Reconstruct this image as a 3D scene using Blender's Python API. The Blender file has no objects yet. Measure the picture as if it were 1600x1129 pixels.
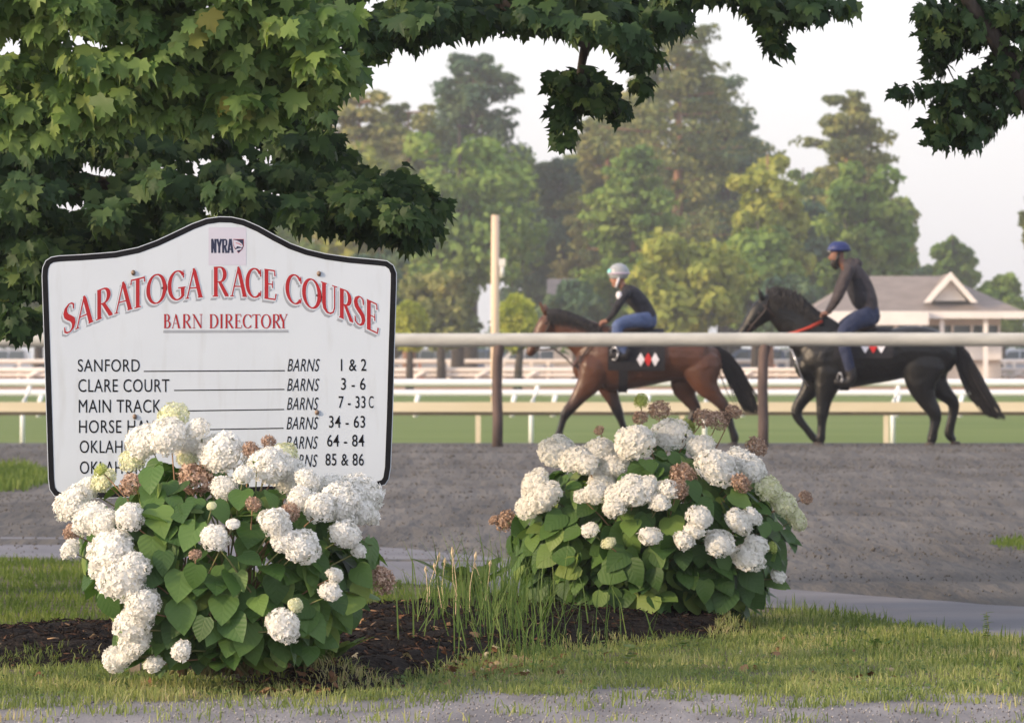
import bpy, bmesh, math, random
import numpy as np
from mathutils import Vector, Matrix

rng = np.random.default_rng(7)
random.seed(7)
scene = bpy.context.scene
col = scene.collection

# ------------------------------------------------------------------ camera, world, sun, exposure
F = 8000.0          # focal length in photograph pixels (1600 wide)
CAMZ = 1.1
HY = 568.0          # horizon row
cam_d = bpy.data.cameras.new("camera"); cam = bpy.data.objects.new("camera", cam_d); col.objects.link(cam)
cam.location = (0, 0, CAMZ); cam.rotation_euler = (math.radians(90), 0, 0)
cam_d.sensor_width = 36.0; cam_d.lens = 36.0 * F / 1600.0
cam_d.shift_y = (HY - 564.5) / 1600.0
cam_d.clip_start = 0.5; cam_d.clip_end = 6000
cam_d.dof.use_dof = True; cam_d.dof.focus_distance = 17.6; cam_d.dof.aperture_fstop = 13.0
scene.camera = cam

SUN = Vector((-0.86, -0.40, 0.30)).normalized()
world = bpy.data.worlds.new("World"); scene.world = world; world.use_nodes = True
wn = world.node_tree; bg = wn.nodes["Background"]
sky = wn.nodes.new("ShaderNodeTexSky"); sky.sky_type = 'NISHITA'; sky.sun_disc = False
sky.sun_elevation = math.asin(SUN.z); sky.sun_rotation = math.atan2(SUN.x, SUN.y)
sky.air_density = 1.0; sky.dust_density = 3.0; sky.ozone_density = 1.5
skymul = wn.nodes.new("ShaderNodeMix"); skymul.data_type = 'RGBA'; skymul.blend_type = 'ADD'
skymul.inputs[0].default_value = 1.0
wn.links.new(sky.outputs[0], skymul.inputs[6])
HAZE_SKY = (5.9, 5.65, 6.05)
skymul.inputs[7].default_value = (*HAZE_SKY, 1)      # pale, even morning overcast behind the haze
wn.links.new(skymul.outputs[2], bg.inputs[0]); bg.inputs[1].default_value = 0.10

sd = bpy.data.lights.new("sun", 'SUN'); sd.energy = 2.9; sd.angle = math.radians(3.0); sd.color = (1.0, 0.74, 0.50)
so = bpy.data.objects.new("sun", sd); col.objects.link(so)
so.rotation_euler = SUN.to_track_quat('Z', 'Y').to_euler()

scene.view_settings.view_transform = 'Standard'; scene.view_settings.look = 'None'
scene.view_settings.gamma = 1.0; scene.view_settings.exposure = 0.48
scene.view_settings.use_curve_mapping = False
scene.render.engine = 'CYCLES'
scene.cycles.max_bounces = 8; scene.cycles.diffuse_bounces = 4; scene.cycles.transparent_max_bounces = 8
scene.cycles.volume_bounces = 1

# ------------------------------------------------------------------ helpers
def P(px, py, d):
    """point at distance d whose place in the picture is (px, py)"""
    return Vector(((px - 800.0) / F * d, d, CAMZ - (py - HY) / F * d))

def G(px, py, z=0.0):
    d = (CAMZ - z) * F / (py - HY)
    return ((px - 800.0) / F * d, d)

def tag(o, label=None, cat=None, group=None, kind=None):
    if label: o["label"] = label
    if cat: o["category"] = cat
    if group: o["group"] = group
    if kind: o["kind"] = kind
    return o

def empty(name, loc=(0, 0, 0), label=None, cat=None, group=None):
    o = bpy.data.objects.new(name, None); col.objects.link(o); o.location = loc
    o.empty_display_size = 0.1
    return tag(o, label, cat, group)

def mesh_obj(name, verts, faces, mat, parent=None, smooth=False):
    me = bpy.data.meshes.new(name)
    me.from_pydata([tuple(v) for v in verts], [], faces)
    if smooth: me.shade_smooth()
    return link_mesh(name, me, mat, parent)

def link_mesh(name, me, mat, parent=None):
    if mat is not None and len(me.materials) == 0: me.materials.append(mat)
    o = bpy.data.objects.new(name, me); col.objects.link(o)
    if parent is not None: o.parent = parent
    return o

def arr_mesh(name, V, T, mat, uv=None):
    """fast triangle mesh from numpy arrays"""
    me = bpy.data.meshes.new(name)
    V = np.asarray(V, dtype=np.float32); T = np.asarray(T, dtype=np.int32)
    n = T.shape[1]
    me.vertices.add(len(V)); me.vertices.foreach_set("co", V.ravel())
    me.loops.add(T.size); me.loops.foreach_set("vertex_index", T.ravel())
    me.polygons.add(len(T)); me.polygons.foreach_set("loop_start", np.arange(0, T.size, n, dtype=np.int32))
    me.update(calc_edges=True)
    if mat is not None: me.materials.append(mat)
    if uv is not None: put_uv(me, T, uv)
    return me

def put_uv(me, T, uv):
    lay = me.uv_layers.new(name="UVMap"); U = np.asarray(uv, dtype=np.float32)[np.asarray(T).ravel()]
    lay.data.foreach_set("uv", U.ravel())

def scatter(name, bv, bt, mats, mat):
    """mats: list of (pos, R 3x3 with scale) ; base verts bv (k,3), tris bt"""
    bv = np.asarray(bv, dtype=float); bt = np.asarray(bt, dtype=int)
    pos = np.array([m[0] for m in mats]); R = np.array([m[1] for m in mats])
    V = np.einsum('nij,kj->nki', R, bv) + pos[:, None, :]
    T = bt[None] + (np.arange(len(mats)) * len(bv))[:, None, None]
    return arr_mesh(name, V.reshape(-1, 3), T.reshape(-1, bt.shape[1]), mat)

class MB:
    def __init__(s): s.v = []; s.f = []
    def add(s, vs, fs):
        n = len(s.v); s.v += [tuple(v) for v in vs]; s.f += [tuple(i + n for i in f) for f in fs]
    def box(s, x0, x1, y0, y1, z0, z1):
        s.add([(x0,y0,z0),(x1,y0,z0),(x1,y1,z0),(x0,y1,z0),(x0,y0,z1),(x1,y0,z1),(x1,y1,z1),(x0,y1,z1)],
              [(0,3,2,1),(4,5,6,7),(0,1,5,4),(1,2,6,5),(2,3,7,6),(3,0,4,7)])
    def tube(s, pts, rad, n=8, cap=True):
        pts = [Vector(p) for p in pts]
        if not hasattr(rad, '__len__'): rad = [rad] * len(pts)
        rings = []
        for i, p in enumerate(pts):
            t = (pts[min(i+1, len(pts)-1)] - pts[max(i-1, 0)]).normalized()
            up = Vector((0, 0, 1)) if abs(t.z) < 0.9 else Vector((0, 1, 0))
            a = t.cross(up).normalized(); b = t.cross(a).normalized()
            rings.append([p + (a*math.cos(k*2*math.pi/n) + b*math.sin(k*2*math.pi/n))*rad[i] for k in range(n)])
        vs = [v for r in rings for v in r]; fs = []
        for i in range(len(pts)-1):
            for k in range(n):
                fs.append((i*n+k, i*n+(k+1) % n, (i+1)*n+(k+1) % n, (i+1)*n+k))
        if cap:
            fs.append(tuple(range(n))[::-1]); fs.append(tuple((len(pts)-1)*n+k for k in range(n)))
        s.add(vs, fs)
    def loft(s, pts, n=16, sub=3):
        """organic limb: pts = (x, z, y, a, b) ; a = radius in the xz plane, b = radius in y"""
        A = np.array(pts, dtype=float)
        out = []
        for i in range(len(A)-1):
            p0 = A[max(i-1, 0)]; p1 = A[i]; p2 = A[i+1]; p3 = A[min(i+2, len(A)-1)]
            for k in range(sub):
                t = k/sub
                out.append(0.5*((2*p1)+(-p0+p2)*t+(2*p0-5*p1+4*p2-p3)*t*t+(-p0+3*p1-3*p2+p3)*t**3))
        out.append(A[-1]); out = np.array(out)
        # rounded ends
        def endcap(e, nb):
            d = e[:3] - nb[:3]; L = np.linalg.norm(d) + 1e-9; d = d/L
            res = []
            for ang in (0.5, 0.85, 0.98):
                q = e.copy(); q[:3] += d*e[3]*ang*0.8; sc = math.sqrt(max(0.0, 1-ang*ang)); q[3] *= sc; q[4] *= sc; res.append(q)
            return res
        out = np.array(endcap(out[0], out[1])[::-1] + list(out) + endcap(out[-1], out[-2]))
        rings = []
        for i, q in enumerate(out):
            a = out[min(i+1, len(out)-1)]; b = out[max(i-1, 0)]
            tx, tz = a[0]-b[0], a[1]-b[1]; L = math.hypot(tx, tz) + 1e-9
            nx, nz = -tz/L, tx/L
            rings.append([(q[0]+nx*q[3]*math.cos(w), q[2]+q[4]*math.sin(w), q[1]+nz*q[3]*math.cos(w))
                          for w in [k*2*math.pi/n for k in range(n)]])
        vs = [v for r in rings for v in r]; fs = []
        for i in range(len(out)-1):
            for k in range(n):
                fs.append((i*n+k, i*n+(k+1) % n, (i+1)*n+(k+1) % n, (i+1)*n+k))
        fs.append(tuple(range(n))[::-1]); fs.append(tuple((len(out)-1)*n+k for k in range(n)))
        s.add(vs, fs)
    def ball(s, c, r, seg=14, rings=9, zmin=-1.0):
        c = Vector(c); vs = []; fs = []
        for i in range(rings+1):
            th = math.pi*i/rings
            zz = max(math.cos(th), zmin)
            for k in range(seg):
                ph = 2*math.pi*k/seg
                vs.append((c.x+r[0]*math.sin(th)*math.cos(ph), c.y+r[1]*math.sin(th)*math.sin(ph), c.z+r[2]*zz))
        for i in range(rings):
            for k in range(seg):
                fs.append((i*seg+k, (i+1)*seg+k, (i+1)*seg+(k+1) % seg, i*seg+(k+1) % seg))
        s.add(vs, fs)
    def build(s, name, mat, parent=None, smooth=False):
        return mesh_obj(name, s.v, s.f, mat, parent, smooth)
    def remesh(s, name, mat, parent=None, voxel=0.015, it=6):
        me = bpy.data.meshes.new(name + "_src"); me.from_pydata(s.v, [], s.f)
        bm = bmesh.new(); bm.from_mesh(me); bmesh.ops.remove_doubles(bm, verts=bm.verts, dist=1e-5)
        bmesh.ops.recalc_face_normals(bm, faces=bm.faces); bm.to_mesh(me); bm.free()
        o = bpy.data.objects.new(name + "_src", me); col.objects.link(o)
        m = o.modifiers.new("r", 'REMESH'); m.mode = 'VOXEL'; m.voxel_size = voxel; m.use_smooth_shade = True
        m2 = o.modifiers.new("s", 'SMOOTH'); m2.iterations = it; m2.factor = 0.5
        dg = bpy.context.evaluated_depsgraph_get()
        me2 = bpy.data.meshes.new_from_object(o.evaluated_get(dg)); me2.name = name
        me2.shade_smooth()
        me2.materials.clear()
        bpy.data.objects.remove(o); bpy.data.meshes.remove(me)
        return link_mesh(name, me2, mat, parent)

# ------------------------------------------------------------------ materials
def nodes(name):
    m = bpy.data.materials.new(name); m.use_nodes = True
    nt = m.node_tree; b = nt.nodes["Principled BSDF"]
    return m, nt, b

def N(nt, t, **kw):
    n = nt.nodes.new(t)
    for k, v in kw.items(): setattr(n, k, v)
    return n

def ramp(nt, stops):
    r = nt.nodes.new("ShaderNodeValToRGB"); e = r.color_ramp.elements
    while len(e) < len(stops): e.new(0.5)
    for i, (p, c) in enumerate(stops):
        e[i].position = p; e[i].color = (*c, 1)
    return r

def surf(name, c1, c2=None, scale=8.0, rough=0.7, bump=0.0, bscale=None, stretch=(1, 1, 1), detail=6, metal=0.0, spec=0.4, coords='Object', contrast=(0.35, 0.65), bdist=0.02):
    m, nt, b = nodes(name)
    b.inputs["Roughness"].default_value = rough; b.inputs["Metallic"].default_value = metal
    b.inputs["Specular IOR Level"].default_value = spec
    if c2 is None: c2 = tuple(x*0.85 for x in c1)
    tc = N(nt, "ShaderNodeTexCoord"); mp = N(nt, "ShaderNodeMapping"); mp.inputs["Scale"].default_value = stretch
    nt.links.new(tc.outputs[coords], mp.inputs[0])
    nz = N(nt, "ShaderNodeTexNoise"); nz.inputs["Scale"].default_value = scale; nz.inputs["Detail"].default_value = detail
    nt.links.new(mp.outputs[0], nz.inputs[0])
    r = ramp(nt, [(contrast[0], c1), (contrast[1], c2)]); nt.links.new(nz.outputs[0], r.inputs[0]); nt.links.new(r.outputs[0], b.inputs["Base Color"])
    if bump:
        n2 = N(nt, "ShaderNodeTexNoise"); n2.inputs["Scale"].default_value = bscale or scale*3; n2.inputs["Detail"].default_value = 6
        nt.links.new(mp.outputs[0], n2.inputs[0])
        bp = N(nt, "ShaderNodeBump"); bp.inputs["Strength"].default_value = bump; bp.inputs["Distance"].default_value = bdist
        nt.links.new(n2.outputs[0], bp.inputs["Height"]); nt.links.new(bp.outputs[0], b.inputs["Normal"])
    return m

def leafmat(name, stops, trans=0.35, rough=0.5, vein=0.0, spec=0.35, noise_scale=None, bump=0.0, veins=0.0):
    """foliage: every island and every object takes its own tone; light passes through"""
    m, nt, b = nodes(name)
    g = N(nt, "ShaderNodeNewGeometry"); oi = N(nt, "ShaderNodeObjectInfo")
    ad = N(nt, "ShaderNodeMath", operation='ADD'); fr = N(nt, "ShaderNodeMath", operation='FRACT')
    nt.links.new(g.outputs["Random Per Island"], ad.inputs[0]); nt.links.new(oi.outputs["Random"], ad.inputs[1]); nt.links.new(ad.outputs[0], fr.inputs[0])
    fac = fr.outputs[0]
    if noise_scale:
        nz = N(nt, "ShaderNodeTexNoise"); nz.inputs["Scale"].default_value = noise_scale; nz.inputs["Detail"].default_value = 2
        nt.links.new(g.outputs["Position"], nz.inputs[0])
        mr = N(nt, "ShaderNodeMapRange"); mr.inputs[1].default_value = 0.32; mr.inputs[2].default_value = 0.68
        nt.links.new(nz.outputs[0], mr.inputs[0])
        mx = N(nt, "ShaderNodeMath", operation='MULTIPLY_ADD'); mx.inputs[1].default_value = 0.35
        m3 = N(nt, "ShaderNodeMath", operation='MULTIPLY'); m3.inputs[1].default_value = 0.65
        nt.links.new(mr.outputs[0], m3.inputs[0]); nt.links.new(fac, mx.inputs[0]); nt.links.new(m3.outputs[0], mx.inputs[2]); fac = mx.outputs[0]
    r = ramp(nt, stops); nt.links.new(fac, r.inputs[0])
    b.inputs["Roughness"].default_value = rough; b.inputs["Specular IOR Level"].default_value = spec
    nt.links.new(r.outputs[0], b.inputs["Base Color"])
    tr = N(nt, "ShaderNodeBsdfTranslucent")
    bright = N(nt, "ShaderNodeMix"); bright.data_type = 'RGBA'; bright.blend_type = 'MULTIPLY'; bright.inputs[0].default_value = 1.0
    bright.inputs[7].default_value = (1.5, 1.6, 0.8, 1)
    nt.links.new(r.outputs[0], bright.inputs[6]); nt.links.new(bright.outputs[2], tr.inputs[0])
    ms = N(nt, "ShaderNodeMixShader"); ms.inputs[0].default_value = trans
    nt.links.new(b.outputs[0], ms.inputs[1]); nt.links.new(tr.outputs[0], ms.inputs[2])
    nt.links.new(ms.outputs[0], nt.nodes["Material Output"].inputs[0])
    if bump:
        tc = N(nt, "ShaderNodeTexCoord"); n2 = N(nt, "ShaderNodeTexNoise"); n2.inputs["Scale"].default_value = bump
        nt.links.new(tc.outputs["Object"], n2.inputs[0])
        bp = N(nt, "ShaderNodeBump"); bp.inputs["Strength"].default_value = 0.5; bp.inputs["Distance"].default_value = 0.01
        nt.links.new(n2.outputs[0], bp.inputs["Height"]); nt.links.new(bp.outputs[0], b.inputs["Normal"])
    if veins:
        uv = N(nt, "ShaderNodeUVMap"); sx = N(nt, "ShaderNodeSeparateXYZ"); nt.links.new(uv.outputs[0], sx.inputs[0])
        ab = N(nt, "ShaderNodeMath", operation='ABSOLUTE'); nt.links.new(sx.outputs[0], ab.inputs[0])
        ma = N(nt, "ShaderNodeMath", operation='MULTIPLY_ADD'); ma.inputs[1].default_value = -0.9; nt.links.new(ab.outputs[0], ma.inputs[0]); nt.links.new(sx.outputs[1], ma.inputs[2])
        mk = N(nt, "ShaderNodeMath", operation='MULTIPLY'); mk.inputs[1].default_value = veins; nt.links.new(ma.outputs[0], mk.inputs[0])
        pp = N(nt, "ShaderNodeMath", operation='PINGPONG'); pp.inputs[1].default_value = 0.5; nt.links.new(mk.outputs[0], pp.inputs[0])
        mid = N(nt, "ShaderNodeMath", operation='MULTIPLY'); mid.inputs[1].default_value = 9.0; nt.links.new(ab.outputs[0], mid.inputs[0])
        mn = N(nt, "ShaderNodeMath", operation='MINIMUM'); nt.links.new(pp.outputs[0], mn.inputs[0]); nt.links.new(mid.outputs[0], mn.inputs[1])
        mr2 = N(nt, "ShaderNodeMapRange"); mr2.inputs[1].default_value = 0.0; mr2.inputs[2].default_value = 0.13; nt.links.new(mn.outputs[0], mr2.inputs[0])
        mc = N(nt, "ShaderNodeMix"); mc.data_type = 'RGBA'; mc.inputs[6].default_value = (0.14, 0.22, 0.07, 1)
        mr3 = N(nt, "ShaderNodeMapRange"); mr3.inputs[3].default_value = 0.84; mr3.inputs[4].default_value = 1.0; nt.links.new(mr2.outputs[0], mr3.inputs[0])
        nt.links.new(mr3.outputs[0], mc.inputs[0]); nt.links.new(r.outputs[0], mc.inputs[7]); nt.links.new(mc.outputs[2], b.inputs["Base Color"])
        bp = N(nt, "ShaderNodeBump"); bp.inputs["Strength"].default_value = 0.45; bp.inputs["Distance"].default_value = 0.003
        nt.links.new(mn.outputs[0], bp.inputs["Height"]); nt.links.new(bp.outputs[0], b.inputs["Normal"])
    return m

M = {}
M['dirt'] = surf("dirt", (0.100, 0.095, 0.090), (0.148, 0.141, 0.133), scale=1.6, rough=0.95, bump=1.0, bscale=6, stretch=(1.0, 0.14, 1), spec=0.05, bdist=0.07, detail=12, contrast=(0.36, 0.62))
M['path'] = surf("pavement", (0.150, 0.150, 0.168), (0.195, 0.194, 0.212), scale=1.3, rough=0.9, bump=0.3, bscale=60, spec=0.2, bdist=0.004)
M['gravel'] = surf("gravel", (0.165, 0.16, 0.168), (0.27, 0.26, 0.265), scale=5, stretch=(1, 0.25, 1), rough=0.95, bump=0.6, bscale=90, spec=0.15, bdist=0.008)
M['soil'] = surf("soil", (0.095, 0.085, 0.060), (0.16, 0.15, 0.10), scale=6, rough=1.0, bump=0.6, bscale=40, spec=0.1)
M['mulch'] = surf("mulch", (0.010, 0.009, 0.009), (0.035, 0.028, 0.024), scale=40, rough=1.0, bump=1.0, bscale=80, spec=0.1)
M['turf'] = surf("turf", (0.115, 0.165, 0.040), (0.160, 0.205, 0.060), scale=0.35, rough=0.9, stretch=(0.3, 1, 1), bump=0.5, bscale=20, spec=0.1)
M['fardirt'] = surf("far_dirt", (0.28, 0.17, 0.10), (0.36, 0.23, 0.15), scale=0.1, rough=0.95, spec=0.1)
M['field'] = surf("field", (0.08, 0.12, 0.035), (0.12, 0.15, 0.05), scale=0.05, rough=0.95, spec=0.1)
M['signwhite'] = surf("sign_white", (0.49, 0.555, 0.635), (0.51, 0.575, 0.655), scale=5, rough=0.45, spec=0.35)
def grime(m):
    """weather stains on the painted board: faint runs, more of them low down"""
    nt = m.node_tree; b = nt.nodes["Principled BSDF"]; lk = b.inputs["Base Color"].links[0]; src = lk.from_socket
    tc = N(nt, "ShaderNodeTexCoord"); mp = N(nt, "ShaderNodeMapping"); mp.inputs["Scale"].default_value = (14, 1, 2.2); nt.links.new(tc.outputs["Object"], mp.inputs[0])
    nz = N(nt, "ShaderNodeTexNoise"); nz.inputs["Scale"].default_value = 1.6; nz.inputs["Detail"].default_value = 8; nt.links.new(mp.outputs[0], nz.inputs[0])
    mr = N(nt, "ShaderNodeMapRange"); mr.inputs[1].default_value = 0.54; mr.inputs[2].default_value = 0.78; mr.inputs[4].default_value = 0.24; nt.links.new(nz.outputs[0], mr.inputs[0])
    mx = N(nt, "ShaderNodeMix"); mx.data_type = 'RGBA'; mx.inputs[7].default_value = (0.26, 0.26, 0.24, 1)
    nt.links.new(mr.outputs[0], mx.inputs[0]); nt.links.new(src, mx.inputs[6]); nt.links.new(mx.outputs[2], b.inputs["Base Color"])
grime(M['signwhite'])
M['sticker'] = surf("sticker", (0.46, 0.47, 0.58), (0.48, 0.485, 0.59), scale=9, rough=0.5)
M['black'] = surf("sign_black", (0.008, 0.009, 0.012), (0.012, 0.013, 0.016), scale=9, rough=0.8, spec=0.08)
M['edge'] = surf("panel_edge", (0.62, 0.56, 0.48), (0.50, 0.44, 0.36), scale=20, rough=0.7)
M['red'] = surf("sign_red", (0.29, 0.006, 0.010), (0.34, 0.008, 0.013), scale=30, rough=0.45)
M['sgrey'] = surf("sign_grey", (0.25, 0.28, 0.33), (0.28, 0.31, 0.36), scale=30, rough=0.5)
M['navy'] = surf("sign_navy", (0.010, 0.016, 0.05), (0.014, 0.02, 0.06), scale=30, rough=0.5)
M['bolt'] = surf("rusty_bolt", (0.10, 0.05, 0.03), (0.28, 0.22, 0.17), scale=120, rough=0.6, metal=0.3)
M['postwood'] = surf("post_wood", (0.16, 0.13, 0.10), (0.24, 0.20, 0.15), scale=9, rough=0.9, stretch=(1, 1, 0.1))
M['rail'] = surf("rail_metal", (0.40, 0.40, 0.37), (0.50, 0.50, 0.46), scale=3.0, rough=0.6, bump=0.1, bscale=12, stretch=(1, 1, 3), spec=0.3)
M['rustpost'] = surf("rust_post", (0.055, 0.040, 0.038), (0.13, 0.09, 0.08), scale=8, rough=0.8, bump=0.4, bscale=30, stretch=(1, 1, 0.25))
M['beige'] = surf("beige_paint", (0.60, 0.51, 0.37), (0.68, 0.59, 0.45), scale=2, rough=0.7, stretch=(0.2, 1, 1))
M['darkstrip'] = surf("dark_strip", (0.07, 0.055, 0.04), (0.11, 0.085, 0.06), scale=3, rough=0.9)
M['white'] = surf("white_rail", (0.82, 0.83, 0.86), (0.76, 0.78, 0.80), scale=1.5, rough=0.45)
M['warmwhite'] = surf("warm_white_rail", (0.74, 0.68, 0.62), (0.80, 0.73, 0.67), scale=0.4, rough=0.6)
M['pole'] = surf("pole_wood", (0.60, 0.46, 0.34), (0.70, 0.55, 0.42), scale=2, rough=0.8, stretch=(1, 1, 0.1))
M['roof'] = surf("roof_shingle", (0.20, 0.172, 0.160), (0.255, 0.218, 0.200), scale=1.2, rough=0.95, bump=0.3, bscale=5, stretch=(1, 1, 3))
M['wall'] = surf("cream_wall", (0.58, 0.52, 0.46), (0.64, 0.58, 0.52), scale=1, rough=0.8)
M['trim'] = surf("white_trim", (0.80, 0.77, 0.74), (0.72, 0.69, 0.66), scale=1, rough=0.6)
M['glass'] = surf("dark_glass", (0.035, 0.055, 0.065), (0.06, 0.08, 0.09), scale=0.6, rough=0.12, spec=0.6)
M['bark'] = surf("bark", (0.030, 0.025, 0.021), (0.075, 0.062, 0.052), scale=14, rough=0.95, bump=0.9, bscale=22, stretch=(1, 1, 0.3))
M['pinebark'] = surf("pine_bark", (0.24, 0.13, 0.08), (0.34, 0.19, 0.12), scale=2, rough=0.95, stretch=(1, 1, 0.4))
M['stem'] = surf("green_stem", (0.12, 0.16, 0.05), (0.22, 0.20, 0.09), scale=20, rough=0.7)
M['drystem'] = surf("dry_stem", (0.22, 0.13, 0.075), (0.34, 0.22, 0.13), scale=20, rough=0.8)
M['carsilver'] = surf("car_silver", (0.36, 0.40, 0.46), (0.40, 0.44, 0.50), scale=1, rough=0.3, metal=0.3)
M['carblue'] = surf("car_blue", (0.10, 0.15, 0.25), (0.12, 0.17, 0.28), scale=1, rough=0.3, metal=0.3)
M['carwhite'] = surf("car_white", (0.62, 0.63, 0.66), (0.66, 0.67, 0.70), scale=1, rough=0.3)
M['tyre'] = surf("tyre", (0.02, 0.02, 0.02), (0.03, 0.03, 0.03), scale=5, rough=0.9)
M['orange'] = surf("orange_plastic", (0.75, 0.22, 0.06), (0.65, 0.18, 0.05), scale=5, rough=0.5)

M['maple'] = leafmat("maple_leaf", [(0.0, (0.050, 0.105, 0.030)), (0.35, (0.100, 0.180, 0.046)), (0.7, (0.160, 0.250, 0.068)), (0.996, (0.200, 0.270, 0.080)), (0.998, (0.30, 0.24, 0.04))], trans=0.30, rough=0.50, spec=0.25)  # lit copy: sunlit brightness put into the leaf colour
M['mapledark'] = leafmat("maple_leaf_painted_shade", [(0.0, (0.018, 0.044, 0.018)), (0.4, (0.032, 0.068, 0.024)), (0.8, (0.052, 0.098, 0.032)), (1.0, (0.100, 0.145, 0.045))], trans=0.22, rough=0.55, spec=0.2)  # shaded copy: same leaf, shade darkened into its colour
M['hleaf'] = leafmat("hydrangea_leaf", [(0.0, (0.034, 0.082, 0.020)), (0.4, (0.060, 0.130, 0.032)), (0.8, (0.095, 0.180, 0.045)), (0.93, (0.140, 0.230, 0.055)), (1.0, (0.20, 0.27, 0.06))], trans=0.25, rough=0.5, spec=0.3, veins=5.5)
M['fwhite'] = leafmat("white_petal", [(0.0, (0.78, 0.77, 0.72)), (0.5, (0.86, 0.86, 0.83)), (1.0, (0.90, 0.89, 0.85))], trans=0.30, rough=0.7, spec=0.1)
M['fcream'] = leafmat("cream_petal", [(0.0, (0.62, 0.66, 0.38)), (0.5, (0.76, 0.78, 0.56)), (1.0, (0.84, 0.83, 0.70))], trans=0.30, rough=0.7, spec=0.1)
M['fgreen'] = leafmat("green_bud", [(0.0, (0.28, 0.38, 0.08)), (0.5, (0.42, 0.50, 0.14)), (1.0, (0.58, 0.62, 0.26))], trans=0.25, rough=0.7, spec=0.1)
M['fdry'] = leafmat("dry_petal", [(0.0, (0.26, 0.16, 0.115)), (0.5, (0.42, 0.29, 0.215)), (1.0, (0.60, 0.46, 0.37))], trans=0.2, rough=0.9, spec=0.1)
for k in ('fwhite', 'fcream', 'fgreen', 'fdry'):
    for n_ in M[k].node_tree.nodes:
        if n_.type == 'MIX' : n_.inputs[7].default_value = (1, 1, 0.97, 1)
M['grass'] = leafmat("grass_blade", [(0.0, (0.075, 0.115, 0.036)), (0.35, (0.160, 0.205, 0.070)), (0.62, (0.260, 0.295, 0.110)), (0.82, (0.37, 0.35, 0.18)), (1.0, (0.46, 0.37, 0.24))], trans=0.35, rough=0.6, spec=0.2, noise_scale=2.2)
M['lawn'] = leafmat("lawn_blade", [(0.0, (0.050, 0.090, 0.020)), (0.5, (0.105, 0.155, 0.034)), (0.9, (0.17, 0.21, 0.055)), (1.0, (0.30, 0.28, 0.11))], trans=0.35, rough=0.6, spec=0.2, noise_scale=1.6)
M['weed'] = leafmat("weed_blade", [(0.0, (0.055, 0.105, 0.025)), (0.5, (0.095, 0.160, 0.045)), (0.95, (0.15, 0.21, 0.07)), (1.0, (0.20, 0.24, 0.10))], trans=0.35, rough=0.6, spec=0.2)
M['seed'] = surf("seed_head", (0.46, 0.36, 0.22), (0.60, 0.49, 0.33), scale=30, rough=0.9)
M['chip'] = leafmat("mulch_chip", [(0.0, (0.008, 0.007, 0.007)), (0.6, (0.022, 0.017, 0.015)), (0.93, (0.06, 0.035, 0.025)), (0.97, (0.16, 0.09, 0.06)), (1.0, (0.40, 0.28, 0.18))], trans=0.0, rough=1.0, spec=0.1)
M['litter'] = leafmat("leaf_litter", [(0.0, (0.10, 0.05, 0.03)), (0.5, (0.22, 0.12, 0.07)), (0.8, (0.34, 0.24, 0.13)), (1.0, (0.45, 0.40, 0.28))], trans=0.1, rough=0.9, spec=0.1)

def treemat(name, a, b_, c):
    return leafmat(name, [(0.0, a), (0.5, b_), (1.0, c)], trans=0.25, rough=0.8, spec=0.05, noise_scale=0.45)
T_GREEN = treemat("tree_green", (0.055, 0.115, 0.034), (0.155, 0.245, 0.06), (0.28, 0.35, 0.09))
T_YELLOW = treemat("tree_yellow_green", (0.095, 0.14, 0.036), (0.25, 0.29, 0.065), (0.42, 0.41, 0.1))
T_BLUE = treemat("tree_blue_green", (0.036, 0.08, 0.058), (0.08, 0.14, 0.085), (0.16, 0.215, 0.1))
T_OLIVE = treemat("tree_olive", (0.055, 0.09, 0.046), (0.165, 0.195, 0.07), (0.35, 0.33, 0.12))
T_RUST = treemat("tree_rusty_olive", (0.09, 0.115, 0.045), (0.25, 0.25, 0.085), (0.44, 0.36, 0.15))
T_LIME = treemat("tree_lime", (0.2, 0.25, 0.04), (0.34, 0.38, 0.06), (0.48, 0.48, 0.1))

# ------------------------------------------------------------------ ground
PROF = [(-60, 0), (28, 0), (45, 0.05), (60, 0.125), (62.8, 0.13), (66, 0.02), (78, -0.30), (90, -0.34), (98, -0.40), (147, -0.43), (200, -0.10), (236, 0.15), (285, 0.24), (400, 0.28), (3500, 0.3)]
def gz(y):
    return float(np.interp(y, [p[0] for p in PROF], [p[1] for p in PROF]))

def strip(name, ys, xs, mat, amp=0.0, seed=0, label=None):
    r = np.random.default_rng(seed)
    V = []; 
    ph = r.uniform(0, 6.28, 12); fr_ = r.uniform(0.6, 5.0, 12); an = r.uniform(-0.5, 0.5, 12)
    for y in ys:
        for x in xs:
            z = gz(y)
            if amp:
                z += amp*sum(math.sin(fr_[i]*(y + an[i]*x*0.4) + ph[i] + 0.7*math.sin(x*0.5*an[i]+i)) for i in range(12))/6*min(1, max(0, (y-24)/6))*min(1, max(0, (61-y)/4))
            V.append((x, y, z))
    nx = len(xs); Fs = [(j*nx+i, j*nx+i+1, (j+1)*nx+i+1, (j+1)*nx+i) for j in range(len(ys)-1) for i in range(nx-1)]
    o = mesh_obj(name, V, Fs, mat, None, True); tag(o, kind='structure')
    return o
xs = list(np.linspace(-120, -12, 10)) + list(np.linspace(-11, 11, 90)) + list(np.linspace(12, 120, 10))
strip('dirt_road', list(np.linspace(-60, 14, 8)) + list(np.linspace(15, 61, 230)) + [62, 62.8, 63.4], xs, M['dirt'], amp=0.022, seed=3)
strip('turf_course', [63.4, 66, 70, 78, 84, 90, 98, 120, 147, 170, 200], [-400, -100, -30, 0, 30, 100, 400], M['turf'])
strip('far_dirt_track', [200, 236, 285, 330], [-900, -100, 0, 100, 900], M['fardirt'])
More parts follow.
